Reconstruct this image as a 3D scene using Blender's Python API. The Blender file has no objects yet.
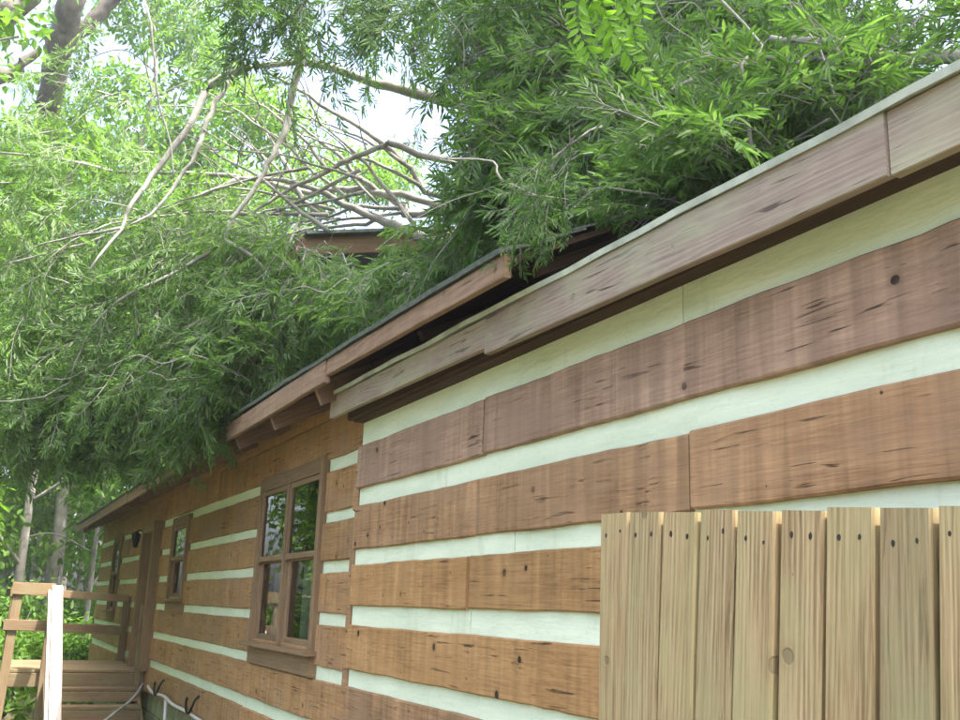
import bpy, math, random
import numpy as np
from mathutils import Matrix, Vector

random.seed(7)
rng = np.random.default_rng(11)
scene = bpy.context.scene
COL = scene.collection

# ------------------------------------------------------------------ camera
EYE = np.array([0.0, 0.0, 1.7])
F = 1000.0                                    # focal length in pixels of the 960 wide photograph
_p, _r, _w = (math.radians(a) for a in (14.033, 1.973, 25.83))
_f = np.array([-math.cos(_w) * math.cos(_p), math.sin(_w) * math.cos(_p), math.sin(_p)])
_right = np.cross(_f, [0, 0, 1]); _right /= np.linalg.norm(_right)
_up = np.cross(_right, _f)
_R = _right * math.cos(_r) + _up * math.sin(_r)
_U = -_right * math.sin(_r) + _up * math.cos(_r)
cam_data = bpy.data.cameras.new('camera')
cam_data.sensor_width = 36.0
cam_data.lens = 36.0 * F / 960.0
cam_data.clip_start = 0.05
cam_data.clip_end = 2000.0
cam = bpy.data.objects.new('camera', cam_data)
COL.objects.link(cam)
cam.matrix_world = Matrix(((_R[0], _U[0], -_f[0], EYE[0]), (_R[1], _U[1], -_f[1], EYE[1]), (_R[2], _U[2], -_f[2], EYE[2]), (0, 0, 0, 1)))
scene.camera = cam

# ------------------------------------------------------------------ light
SUN_EL, SUN_DIR = 62.0, Vector((0.74, 0.42, 0.0))       # the sun stands high, behind the near end of the cabin
world = bpy.data.worlds.new('World')
scene.world = world
world.use_nodes = True
wn = world.node_tree
sky = wn.nodes.new('ShaderNodeTexSky')
sky.sky_type = 'NISHITA'
sky.sun_disc = False
sky.sun_elevation = math.radians(SUN_EL)
sky.sun_rotation = math.atan2(SUN_DIR.x, SUN_DIR.y)
sky.air_density = 0.8
sky.dust_density = 7.0
sky.ozone_density = 0.6
bg = wn.nodes['Background']
bg.inputs['Strength'].default_value = 0.15
wn.links.new(sky.outputs['Color'], bg.inputs['Color'])
sun_data = bpy.data.lights.new('sun', 'SUN')
sun_data.energy = 2.2
sun_data.angle = math.radians(0.6)
sun_data.color = (1.0, 0.95, 0.86)
sun = bpy.data.objects.new('sun', sun_data)
COL.objects.link(sun)
sd = SUN_DIR.normalized() * math.cos(math.radians(SUN_EL)) + Vector((0, 0, math.sin(math.radians(SUN_EL))))
sun.rotation_euler = sd.to_track_quat('Z', 'Y').to_euler()
sun.location = (0, 0, 30)
scene.view_settings.view_transform = 'Standard'
scene.view_settings.look = 'None'
scene.view_settings.exposure = 2.74
scene.view_settings.gamma = 1.0
scene.view_settings.use_curve_mapping = False
scene.render.engine = 'CYCLES'
scene.cycles.max_bounces = 7
scene.cycles.transparent_max_bounces = 12
scene.cycles.transmission_bounces = 8

# ------------------------------------------------------------------ pixel helpers (a pixel gives a direction, the distance is chosen)
def ray(x, y):
    return _R * (x - 480) / F + _U * (360 - y) / F + _f
def at(x, y, t):
    d = ray(x, y)
    return EYE + d / np.linalg.norm(d) * t

# ------------------------------------------------------------------ object helpers
WM = {}
def tag(o, label=None, cat=None, group=None, kind=None):
    if label: o['label'] = label
    if cat: o['category'] = cat
    if group: o['group'] = group
    if kind: o['kind'] = kind
    return o
def link(o, parent=None, M=None):
    COL.objects.link(o)
    M = M if M is not None else Matrix.Identity(4)
    WM[o] = M
    if parent is not None:
        o.parent = parent
        o.matrix_basis = WM[parent].inverted() @ M
    else:
        o.matrix_basis = M
    return o
def empty(name, loc=(0, 0, 0), parent=None, M=None):
    o = bpy.data.objects.new(name, None)
    o.empty_display_size = 0.2
    return link(o, parent, M if M is not None else Matrix.Translation(loc))
def mesh_obj(name, verts, faces, mat, parent=None, M=None, smooth=False):
    me = bpy.data.meshes.new(name)
    me.from_pydata([tuple(v) for v in verts], [], faces)
    me.materials.append(mat)
    if smooth:
        me.polygons.foreach_set('use_smooth', [True] * len(me.polygons))
    me.update()
    return link(bpy.data.objects.new(name, me), parent, M)
def quad_mesh(name, verts, quads, mats, tone=None, mat_index=None, smooth=False):
    me = bpy.data.meshes.new(name)
    verts = np.asarray(verts, dtype=np.float32); quads = np.asarray(quads, dtype=np.int32)
    me.vertices.add(len(verts)); me.vertices.foreach_set('co', verts.ravel())
    n = len(quads)
    me.loops.add(n * 4); me.loops.foreach_set('vertex_index', quads.ravel())
    me.polygons.add(n)
    me.polygons.foreach_set('loop_start', np.arange(n, dtype=np.int32) * 4)
    for m in mats: me.materials.append(m)
    if mat_index is not None: me.polygons.foreach_set('material_index', np.asarray(mat_index, dtype=np.int32))
    if smooth: me.polygons.foreach_set('use_smooth', np.ones(n, dtype=bool))
    if tone is not None:
        a = me.attributes.new('tone', 'FLOAT', 'FACE')
        a.data.foreach_set('value', np.asarray(tone, dtype=np.float32))
    me.update(calc_edges=True)
    return me
def frame(p0, p1, up):
    """matrix with local X from p0 to p1, local Z near up, origin in the middle"""
    p0 = Vector(p0); p1 = Vector(p1)
    x = (p1 - p0).normalized(); z = Vector(up); z = (z - x * z.dot(x)).normalized(); y = z.cross(x)
    c = (p0 + p1) / 2
    return Matrix(((x.x, y.x, z.x, c.x), (x.y, y.y, z.y, c.y), (x.z, y.z, z.z, c.z), (0, 0, 0, 1))), (p1 - p0).length
def beam_mesh(L, D, H, ch=0.004, seg=1, wob=0.0, face_wob=0.0, taper=0.0):
    """length along X, depth along Y, height along Z; chamfered long edges; wavy top and bottom edges"""
    vs, fs = [], []
    a, b = D / 2, H / 2
    ph = random.uniform(0, 50)
    for i in range(seg + 1):
        x = -L / 2 + L * i / seg
        wt = (math.sin(x * 3.1 + ph) + math.sin(x * 7.7 + ph * 2)) * wob * 0.5 + random.uniform(-wob, wob) * .55
        wb = (math.sin(x * 2.7 + ph * 3) + math.sin(x * 8.9 + ph)) * wob * 0.5 + random.uniform(-wob, wob) * .55
        fy = random.uniform(-face_wob, face_wob)
        t = b + wt; u = -b + wb
        for (y, z) in ((-a + ch + fy, u), (a - ch, u), (a, u + ch), (a, t - ch), (a - ch, t), (-a + ch + fy, t), (-a + fy, t - ch), (-a + fy, u + ch)):
            vs.append((x, y, z))
    for i in range(seg):
        o = i * 8
        for k in range(8):
            k2 = (k + 1) % 8
            fs.append((o + k, o + 8 + k, o + 8 + k2, o + k2))
    fs.append(tuple(range(8)))
    fs.append(tuple(seg * 8 + 7 - k for k in range(8)))
    return vs, fs
def beam(name, p0, p1, D, H, mat, parent, up=(0, 0, 1), ch=0.004, seg=1, wob=0.0, face_wob=0.0, zoff=None):
    M, L = frame(p0, p1, up)
    v, f = beam_mesh(L, D, H, ch, seg, wob, face_wob)
    if zoff: v = [(a, b, c + zoff(M.translation.x + a) * .9) for (a, b, c) in v]
    return mesh_obj(name, v, f, mat, parent, M)
def tube_arrays(pts, rad, sides=6):
    pts = np.asarray(pts, float); n = len(pts)
    tan = np.gradient(pts, axis=0); tan /= np.linalg.norm(tan, axis=1)[:, None] + 1e-9
    ref = np.array([0.31, 0.47, 0.83]); vs = []
    for i in range(n):
        a = np.cross(tan[i], ref); a /= np.linalg.norm(a) + 1e-9
        b = np.cross(tan[i], a)
        for k in range(sides):
            th = 2 * math.pi * k / sides
            vs.append(pts[i] + rad[i] * (math.cos(th) * a + math.sin(th) * b))
    q = []
    for i in range(n - 1):
        for k in range(sides):
            k2 = (k + 1) % sides
            q.append((i * sides + k, i * sides + k2, (i + 1) * sides + k2, (i + 1) * sides + k))
    return np.array(vs), np.array(q)
def smooth_path(pts, n=4, jitter=0.0):
    """Catmull-Rom through the points"""
    P = np.asarray(pts, float)
    P = np.vstack([2 * P[0] - P[1], P, 2 * P[-1] - P[-2]])
    out = []
    for i in range(1, len(P) - 2):
        for k in range(n):
            t = k / n
            a, b, c, d = P[i - 1], P[i], P[i + 1], P[i + 2]
            out.append(0.5 * ((2 * b) + (c - a) * t + (2 * a - 5 * b + 4 * c - d) * t * t + (3 * b - a - 3 * c + d) * t ** 3))
    out.append(P[-2])
    out = np.array(out)
    if jitter:
        out[1:-1] += rng.normal(0, jitter, out[1:-1].shape) * np.r_[np.ones(out.shape[1] - 0)]
    return out
def tube_obj(name, pts, rads, mat, parent=None, sides=7, n=4, jitter=0.0, cap=True):
    P = np.asarray(pts, float)
    path = smooth_path(np.c_[P, np.asarray(rads)], n)
    if jitter: path[1:-1, :3] += rng.normal(0, jitter, (len(path) - 2, 3))
    v, q = tube_arrays(path[:, :3], np.maximum(path[:, 3], .0008), sides)
    fs = [tuple(int(i) for i in r) for r in q]
    if cap:
        fs.append(tuple(range(sides - 1, -1, -1))); fs.append(tuple(range(len(v) - sides, len(v))))
    o = mesh_obj(name, v - P[0], fs, mat, parent, Matrix.Translation(P[0]), smooth=True)
    return o

# ------------------------------------------------------------------ materials
class NT:
    def __init__(self, name):
        self.m = bpy.data.materials.new(name); self.m.use_nodes = True
        self.t = self.m.node_tree; self.b = self.t.nodes['Principled BSDF']; self.out = self.t.nodes['Material Output']
    def n(self, kind, **kw):
        x = self.t.nodes.new(kind)
        for k, v in kw.items(): setattr(x, k, v)
        return x
    def l(self, a, b): self.t.links.new(a, b)
    def math(self, op, a, b=None, c=None, clamp=False):
        x = self.n('ShaderNodeMath', operation=op); x.use_clamp = clamp
        for i, v in enumerate((a, b, c)):
            if v is None: continue
            if isinstance(v, (int, float)): x.inputs[i].default_value = v
            else: self.l(v, x.inputs[i])
        return x.outputs[0]
    def ramp(self, fac, stops):
        x = self.n('ShaderNodeValToRGB'); e = x.color_ramp.elements
        while len(e) < len(stops): e.new(0.5)
        for i, (p, c) in enumerate(stops):
            e[i].position = p; e[i].color = (c if len(c) == 4 else (*c, 1)) if not isinstance(c, (int, float)) else (c, c, c, 1)
        self.l(fac, x.inputs[0]); return x.outputs[0]
    def mix(self, fac, a, b, mode='MIX'):
        x = self.n('ShaderNodeMix', data_type='RGBA', blend_type=mode); x.clamp_factor = True
        if isinstance(fac, (int, float)): x.inputs[0].default_value = fac
        else: self.l(fac, x.inputs[0])
        for i, v in ((6, a), (7, b)):
            if isinstance(v, tuple): x.inputs[i].default_value = (*v, 1) if len(v) == 3 else v
            else: self.l(v, x.inputs[i])
        return x.outputs[2]
    def noise(self, vec, scale, detail=4, rough=.55, dist=0.0):
        x = self.n('ShaderNodeTexNoise'); x.inputs['Scale'].default_value = scale; x.inputs['Detail'].default_value = detail
        x.inputs['Roughness'].default_value = rough; x.inputs['Distortion'].default_value = dist
        self.l(vec, x.inputs['Vector']); return x.outputs[0]
    def mapv(self, vec, scale=(1, 1, 1)):
        x = self.n('ShaderNodeMapping'); x.inputs['Scale'].default_value = scale; self.l(vec, x.inputs['Vector']); return x.outputs[0]
    def coords(self):
        """object space, shifted by a random amount for every object"""
        tc = self.n('ShaderNodeTexCoord'); oi = self.n('ShaderNodeObjectInfo')
        off = self.math('MULTIPLY', oi.outputs['Random'], 57.0)
        cb = self.n('ShaderNodeCombineXYZ')
        self.l(off, cb.inputs[0]); self.l(self.math('MULTIPLY', off, 1.7), cb.inputs[1]); self.l(self.math('MULTIPLY', off, 2.3), cb.inputs[2])
        va = self.n('ShaderNodeVectorMath', operation='ADD'); self.l(tc.outputs['Object'], va.inputs[0]); self.l(cb.outputs[0], va.inputs[1])
        return va.outputs[0], oi.outputs['Random'], tc.outputs['Object']
    def bump(self, h, strength=.5, dist=.01):
        x = self.n('ShaderNodeBump'); x.inputs['Strength'].default_value = strength; x.inputs['Distance'].default_value = dist
        self.l(h, x.inputs['Height']); self.l(x.outputs[0], self.b.inputs['Normal'])

def wood(name, c_lo, c_mid, c_hi, rough=.85, saw=0.0, crack=.5, knots=.5, ring=0.0, algae=None, tint=.25, grain=1.0, spec=.25, patch=None, gs=1.0, con=1.0, rf=150.0, rw=46.0):
    """sawn timber, grain along local X; saw = bands of saw marks across the grain; algae = green film with its own patches"""
    k = NT(name); v, rnd, raw = k.coords()
    broad = k.noise(k.mapv(v, (1.1, 4, 4)), 1.6, 3)
    g1 = k.noise(k.mapv(v, (1.6 * gs, 60 * gs, 60 * gs)), 2.0, 6, .65, .2)
    g2 = k.noise(k.mapv(v, (7 * gs, 210 * gs, 210 * gs)), 2.0, 3, .6)
    mixv = k.math('ADD', k.math('MULTIPLY', g1, .55 * grain), k.math('ADD', k.math('MULTIPLY', g2, .25 * grain), k.math('MULTIPLY', broad, 1 - .8 * grain)))
    if ring:
        sz = k.n('ShaderNodeSeparateXYZ'); k.l(v, sz.inputs[0])
        wp = k.noise(k.mapv(v, (.7, 6, 6)), 1.0, 2, .5)
        w2 = k.noise(k.mapv(v, (5, 40, 40)), 1.0, 2, .5)
        ph = k.math('ADD', k.math('MULTIPLY', sz.outputs[2], rf), k.math('ADD', k.math('MULTIPLY', wp, rw), k.math('MULTIPLY', w2, 2.2)))
        sn = k.math('ADD', k.math('MULTIPLY', k.math('SINE', ph), .5), .5)
        amp = k.ramp(k.noise(k.mapv(v, (1.1, 9, 9)), 1.0, 2), [(.35, .15), (.62, 1.0)])
        wvf = k.math('ADD', k.math('MULTIPLY', k.math('SUBTRACT', k.math('POWER', sn, 1.6), .42), amp), .5)
        mixv = k.math('ADD', k.math('MULTIPLY', mixv, 1 - ring), k.math('MULTIPLY', wvf, ring))
    col = k.ramp(mixv, [(.5 - .20 / con, c_lo), (.50, c_mid), (.5 + .22 / con, c_hi)])
    h = k.math('MULTIPLY', mixv, .6)
    if saw:
        s1 = k.noise(k.mapv(v, (17, .8, 1.3)), 1.0, 2, .5, .4)
        s2 = k.noise(k.mapv(v, (70, 1, 2.5)), 1.0, 2)
        sm = k.math('ADD', k.math('MULTIPLY', s1, .85), k.math('MULTIPLY', s2, .15))
        col = k.mix(saw, col, k.ramp(sm, [(.36, .28), (.52, .52), (.68, .78)]), 'OVERLAY')
        h = k.math('ADD', h, k.math('MULTIPLY', sm, 2.2 * saw))
    if crack:
        c1 = k.noise(k.mapv(v, (3.0, 58, 58)), 1.0, 3, .5, .5)
        cm = k.math('MULTIPLY', k.ramp(c1, [(.325, 1.0), (.365, 0.0)]), k.ramp(k.noise(v, 3.5, 2), [(.42, 0.0), (.54, 1.0)]))
        cm = k.math('MULTIPLY', cm, crack)
        col = k.mix(cm, col, (.018, .013, .01))
        h = k.math('SUBTRACT', h, k.math('MULTIPLY', cm, 2.0))
    if knots:
        sx = k.n('ShaderNodeSeparateXYZ'); k.l(v, sx.inputs[0]); cb = k.n('ShaderNodeCombineXYZ'); k.l(sx.outputs[0], cb.inputs[0]); k.l(sx.outputs[2], cb.inputs[1])
        wob = k.n('ShaderNodeTexNoise'); wob.inputs['Scale'].default_value = 30; k.l(v, wob.inputs['Vector'])
        vo = k.n('ShaderNodeTexVoronoi', voronoi_dimensions='2D'); vo.inputs['Scale'].default_value = 5.0; k.l(cb.outputs[0], vo.inputs['Vector'])
        dd = k.math('ADD', vo.outputs['Distance'], k.math('MULTIPLY', k.math('SUBTRACT', wob.outputs[0], .5), .06))
        sc = k.n('ShaderNodeSeparateColor'); k.l(vo.outputs['Color'], sc.inputs[0])
        size = k.math('MULTIPLY', k.ramp(sc.outputs[0], [(.5, 0.0), (.95, 1.0)]), .085)
        km = k.math('MULTIPLY', k.math('SUBTRACT', size, dd), 70.0, clamp=True)
        halo = k.math('MULTIPLY', k.math('SUBTRACT', k.math('MULTIPLY', size, 2.1), dd), 14.0, clamp=True)
        col = k.mix(k.math('MULTIPLY', halo, .45 * knots), col, tuple(x * .55 for x in c_mid))
        col = k.mix(k.math('MULTIPLY', km, knots), col, (.022, .016, .013))
        h = k.math('SUBTRACT', h, k.math('MULTIPLY', km, .6))
    if patch:
        pm = k.ramp(k.noise(k.mapv(v, (1.5, 3, 3)), 1.3, 4, .6), [(.46, 0.0), (.66, 1.0)])
        col = k.mix(k.math('MULTIPLY', pm, .7), col, patch)
    if algae:
        am = k.ramp(k.noise(k.mapv(v, (2, 5, 5)), 1.5, 4, .6), [(.42, 0.0), (.66, 1.0)])
        col = k.mix(k.math('MULTIPLY', am, .6), col, algae)
    tv = k.ramp(rnd, [(0, (1 - tint, 1 - tint, 1 - tint)), (.5, (1, 1 - tint * .1, 1 - tint * .2)), (1, (1 + tint * .2, 1 + tint * .05, 1 - tint * .1))])
    col = k.mix(1.0, col, tv, 'MULTIPLY')
    k.l(col, k.b.inputs['Base Color']); k.b.inputs['Roughness'].default_value = rough
    k.b.inputs['Specular IOR Level'].default_value = spec
    k.bump(h, .55, .006)
    return k.m

def plain(name, col, rough=.7, var=.25, scale=6.0, metal=0.0, bump=.3, spec=.4, dist=.006):
    k = NT(name); v, rnd, raw = k.coords()
    n = k.noise(v, scale, 5, .6)
    k.l(k.ramp(n, [(.3, tuple(c * (1 - var) for c in col)), (.7, tuple(min(1, c * (1 + var)) for c in col))]), k.b.inputs['Base Color'])
    k.b.inputs['Roughness'].default_value = rough; k.b.inputs['Metallic'].default_value = metal; k.b.inputs['Specular IOR Level'].default_value = spec
    if bump: k.bump(k.noise(v, scale * 5, 4, .6), bump, dist)
    return k.m

def mortar():
    k = NT('chinking mortar'); v, rnd, raw = k.coords()
    a = k.noise(k.mapv(v, (1.2, 6, 5)), 1.7, 5, .6)
    b = k.noise(v, 38, 4, .6)
    col = k.ramp(a, [(.3, (.60, .69, .51)), (.55, (.69, .775, .585)), (.75, (.74, .81, .63))])
    col = k.mix(k.ramp(b, [(.55, 0.0), (.8, .25)]), col, (.45, .50, .38))
    st = k.ramp(k.noise(k.mapv(v, (3, 1, .7)), 2.2, 4, .7), [(.58, 0.0), (.75, .45)])
    col = k.mix(st, col, (.42, .47, .30))
    k.l(col, k.b.inputs['Base Color']); k.b.inputs['Roughness'].default_value = .9; k.b.inputs['Specular IOR Level'].default_value = .2
    sm = k.noise(k.mapv(v, (2.5, 8, 14)), 3.0, 4, .55)
    k.bump(k.math('ADD', k.math('MULTIPLY', b, .35), sm), .5, .008)
    return k.m

def leaf_mat(name, dark, mid, light, trans=.45, gloss=.32, tcol=None):
    k = NT(name)
    at_ = k.n('ShaderNodeAttribute', attribute_name='tone')
    tc = k.n('ShaderNodeTexCoord')
    n = k.noise(tc.outputs['Object'], 1.1, 3)
    f = k.math('ADD', k.math('MULTIPLY', at_.outputs['Fac'], .75), k.math('MULTIPLY', n, .30))
    col = k.ramp(f, [(.12, dark), (.52, mid), (.95, light)])
    k.l(col, k.b.inputs['Base Color']); k.b.inputs['Roughness'].default_value = .42; k.b.inputs['Specular IOR Level'].default_value = gloss
    tr = k.n('ShaderNodeBsdfTranslucent')
    k.l(k.mix(1.0, col, tcol or (1.35, 1.45, .70), 'MULTIPLY'), tr.inputs['Color'])
    ms = k.n('ShaderNodeMixShader'); ms.inputs[0].default_value = trans
    k.l(k.b.outputs[0], ms.inputs[1]); k.l(tr.outputs[0], ms.inputs[2]); k.l(ms.outputs[0], k.out.inputs['Surface'])
    return k.m

def bark_mat(name, lo, hi, scale=9.0):
    k = NT(name); v, rnd, raw = k.coords()
    n = k.noise(v, scale, 6, .65); lich = k.noise(v, scale * .35, 3)
    col = k.ramp(n, [(.3, lo), (.7, hi)])
    col = k.mix(k.ramp(lich, [(.5, 0.0), (.68, .55)]), col, tuple(min(1, c * 1.35 + .03) for c in hi))
    k.l(col, k.b.inputs['Base Color']); k.b.inputs['Roughness'].default_value = .9; k.b.inputs['Specular IOR Level'].default_value = .2
    k.bump(k.noise(v, scale * 3, 5, .65), .6, .01)
    return k.m

def glass_mat():
    k = NT('window glass')
    lw = k.n('ShaderNodeFresnel'); lw.inputs['IOR'].default_value = 2.4
    tr = k.n('ShaderNodeBsdfTransparent'); tr.inputs[0].default_value = (.80, .84, .82, 1)
    gl = k.n('ShaderNodeBsdfGlossy'); gl.inputs['Roughness'].default_value = .015
    tc = k.n('ShaderNodeTexCoord'); bp = k.n('ShaderNodeBump'); bp.inputs['Strength'].default_value = .05; bp.inputs['Distance'].default_value = .01
    k.l(k.noise(tc.outputs['Object'], 5, 2), bp.inputs['Height']); k.l(bp.outputs[0], gl.inputs['Normal'])
    ms = k.n('ShaderNodeMixShader'); k.l(lw.outputs[0], ms.inputs[0]); k.l(tr.outputs[0], ms.inputs[1]); k.l(gl.outputs[0], ms.inputs[2])
    k.l(ms.outputs[0], k.out.inputs['Surface'])
    return k.m

M_LOG = wood('weathered log', (.23, .132, .066), (.375, .225, .116), (.48, .312, .17), saw=.5, crack=.8, knots=.95, patch=(.34, .215, .125), tint=.18, grain=.85, con=1.4)
M_LOGG = wood('greyed log', (.20, .128, .086), (.32, .212, .145), (.42, .295, .215), saw=.5, crack=.8, knots=.95, patch=(.28, .19, .14), tint=.15, grain=.85, con=1.4)
M_LOGY = wood('golden log', (.22, .12, .048), (.365, .212, .09), (.465, .30, .14), saw=.35, crack=.8, knots=.95, patch=(.40, .235, .10), tint=.15, grain=.85, con=1.4)
M_LOGF = wood('oiled log', (.22, .122, .052), (.37, .216, .098), (.48, .305, .155), saw=.3, crack=.7, knots=.7, patch=(.32, .21, .13), tint=.2, grain=.85, con=1.4)
M_FASCIA = wood('grey fascia board', (.19, .142, .112), (.30, .238, .192), (.41, .342, .285), saw=.08, crack=.7, knots=.3, con=1.15, ring=.12, rf=380.0, rw=60.0, algae=(.36, .38, .25), tint=.15)
M_FASCIAF = wood('brown fascia board', (.14, .09, .058), (.25, .17, .115), (.34, .25, .18), saw=.15, crack=.4, knots=.3, ring=.10, tint=.2)
M_TRIM = wood('window trim', (.125, .082, .044), (.235, .16, .09), (.33, .24, .145), crack=.2, knots=.1, tint=.15)
M_SHADEWOOD = wood('shade-toned eave timber', (.035, .022, .015), (.065, .04, .026), (.10, .065, .045), crack=.3, knots=.2, tint=.2)  # eave shade is put into this brown so the roof gap stays dark
M_FENCE = wood('treated fence board', (.185, .13, .066), (.33, .245, .13), (.45, .355, .205), saw=0, crack=.3, knots=.4, ring=.12, rf=560.0, rw=55.0, algae=(.33, .32, .16), tint=.24, gs=1.0, con=1.9)
M_DECK = wood('grey deck timber', (.10, .068, .04), (.19, .135, .082), (.28, .21, .14), crack=.4, knots=.3, algae=(.2, .2, .11), tint=.22)
M_RAILSUN = wood('sunlit-toned handrail timber', (.36, .30, .27), (.50, .44, .40), (.62, .56, .52), crack=.3, knots=.4, tint=.1)
M_MORTAR = mortar()
M_SHINGLE = plain('asphalt shingle', (.10, .12, .10), .95, .35, 40, bump=.7)
M_DRIP = plain('pale drip edge', (.42, .46, .38), .6, .3, 9, bump=.2)
M_CONC = plain('mossy foundation block', (.28, .30, .17), .95, .4, 5, bump=.8)
M_GLASS = glass_mat()
M_CURTAIN = plain('pale curtain', (.55, .54, .48), .9, .1, 4, bump=.1)
M_INT = plain('interior lining', (.10, .08, .06), .9, .2, 3, bump=0)
M_NAIL = plain('rusted nail', (.03, .024, .02), .7, .3, 30, bump=0)
M_IRON = plain('black iron', (.03, .03, .03), .5, .3, 20, metal=.6, bump=.1)
M_PIPE = plain('white plastic pipe', (.62, .63, .60), .5, .12, 8, bump=.1)
M_SOIL = None
M_BARK = bark_mat('grey oak bark', (.15, .15, .13), (.34, .335, .30))
M_TWIG = bark_mat('pale twig', (.15, .15, .13), (.30, .30, .27), 20)
M_BARKD = bark_mat('dark trunk bark', (.055, .05, .042), (.15, .14, .12), 5)
M_BARKM = bark_mat('grey forest bark', (.14, .13, .115), (.30, .285, .26), 5)
M_LEAF = leaf_mat('willow oak leaf', (.050, .110, .030), (.094, .188, .050), (.165, .27, .085), .53, .42)
M_LEAFB = leaf_mat('sunlit forest leaf', (.065, .135, .024), (.11, .215, .036), (.18, .30, .06), .55, .25)
M_LEAFY = leaf_mat('fresh compound leaf', (.10, .215, .022), (.15, .30, .035), (.20, .36, .05), .5, .2)
M_GRASS = leaf_mat('undergrowth leaf', (.065, .13, .025), (.10, .20, .036), (.16, .27, .06), .5, .25)

def ground_mat():
    k = NT('forest floor'); tc = k.n('ShaderNodeTexCoord'); v = tc.outputs['Object']
    a = k.noise(v, .35, 5, .6); b = k.noise(v, 6, 5, .65)
    col = k.mix(k.ramp(a, [(.42, 0.0), (.6, 1.0)]), (.075, .055, .032), (.045, .075, .022))
    col = k.mix(k.ramp(b, [(.45, 0.0), (.7, .7)]), col, (.12, .095, .06))
    k.l(col, k.b.inputs['Base Color']); k.b.inputs['Roughness'].default_value = .95
    k.bump(b, .9, .05)
    return k.m

# ------------------------------------------------------------------ the ground
def build_ground():
    vs, fs = [], []
    xs = np.linspace(-78, 18, 49); ys = np.linspace(-58, 58, 59)
    for x in xs:
        for y in ys:
            d = max(0.0, -x - 24.0)
            z = -.02 * d - .0003 * d * d if d < 60 else -2.3
            if x < -22 or y < -6 or y > 14: z += .12 * math.sin(x * .7 + y * .4) * math.sin(y * .53)
            vs.append((x, y, z))
    ny = len(ys)
    for i in range(len(xs) - 1):
        for j in range(ny - 1):
            a = i * ny + j; fs.append((a, a + ny, a + ny + 1, a + 1))
    tag(mesh_obj('ground', vs, fs, ground_mat(), smooth=True), kind='structure')
build_ground()
def gz(x):
    d = max(0.0, -x - 24.0)
    return -.02 * d - .0003 * d * d

# ------------------------------------------------------------------ the cabin
Z0 = 1.7
NEAR_Y, FAR_Y = 1.85, 1.964
CORNER, X_FAR, X_NEAR = -5.36, -19.35, 2.6
cabin = tag(empty('log_cabin', (-8, 4.5, 0)), 'long low log cabin with pale mortar bands and a fallen tree on its roof', 'cabin')
walls = empty('wall', (-8, 1.9, .6), cabin)

def subtract(x0, x1, z0, z1, holes):
    rects = [(x0, x1, z0, z1)]
    for (a, b, c, d) in holes:
        out = []
        for (p, q, r, s) in rects:
            if b <= p or a >= q or d <= r or c >= s: out.append((p, q, r, s)); continue
            if a - p > .02: out.append((p, a, r, s))
            if q - b > .02: out.append((b, q, r, s))
            lo, hi = max(p, a), min(q, b)
            if c - r > .02: out.append((lo, hi, r, c))
            if s - d > .02: out.append((lo, hi, d, s))
        rects = out
    return rects
def wall_rows(yf, rows, chinks, joints, cjoints, x0, x1, holes, mat):
    mats = mat if isinstance(mat, list) else [mat] * len(rows)
    for i, (zb, zt) in enumerate(rows):
        mat = mats[i]
        cuts = [x0] + sorted(j for j in joints.get(i, []) if x0 < j < x1) + [x1]
        for a, b in zip(cuts[:-1], cuts[1:]):
            g = .0055
            for (p, q, r, s) in subtract(a + g, b - g, Z0 + zb, Z0 + zt, holes):
                dz = random.uniform(-.004, .004) if (s - r) > .15 else 0
                dy = random.uniform(-.005, .005)
                beam('log', (p, yf + .09 + dy, (r + s) / 2 + dz), (q, yf + .09 + dy, (r + s) / 2 + dz), .18, s - r, mat, walls,
                     ch=.006, seg=max(2, int((q - p) / .085)) if p < 0 else 2, wob=.0026 if s - r > .15 else 0, face_wob=.0042)
    for i, (zb, zt) in enumerate(chinks):
        cuts = [x0] + sorted(j for j in cjoints.get(i, []) if x0 < j < x1) + [x1]
        for a, b in zip(cuts[:-1], cuts[1:]):
            for (p, q, r, s) in subtract(a + .0015, b - .0015, Z0 + zb - .02, Z0 + zt + .02, holes):
                dy = random.uniform(0, .004)
                beam('chinking', (p, yf + .095 + dy, (r + s) / 2), (q, yf + .095 + dy, (r + s) / 2), .15, s - r, M_MORTAR, walls,
                     ch=.004, seg=max(2, int((q - p) / .25)), face_wob=.0025)
# near part
near_rows = [(.637, .878), (.303, .539), (0.0, .218), (-.332, -.105), (-.66, -.418), (-.99, -.745)]
near_ch = [(.878, 1.012), (.539, .637), (.218, .303), (-.105, 0.0), (-.418, -.332), (-.745, -.66)]
wall_rows(NEAR_Y, near_rows, near_ch, {0: [-3.76, .9], 1: [-2.372, 1.2], 2: [-3.875, .2], 3: [-.9], 4: [-2.9, .4], 5: [-2]},
          {0: [-2.42], 1: [-2.36], 2: [-3.50], 3: [-3.87], 4: [-1.5]}, CORNER, X_NEAR, [], [M_LOGG, M_LOG, M_LOGY, M_LOGY, M_LOG, M_LOGY])
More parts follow.
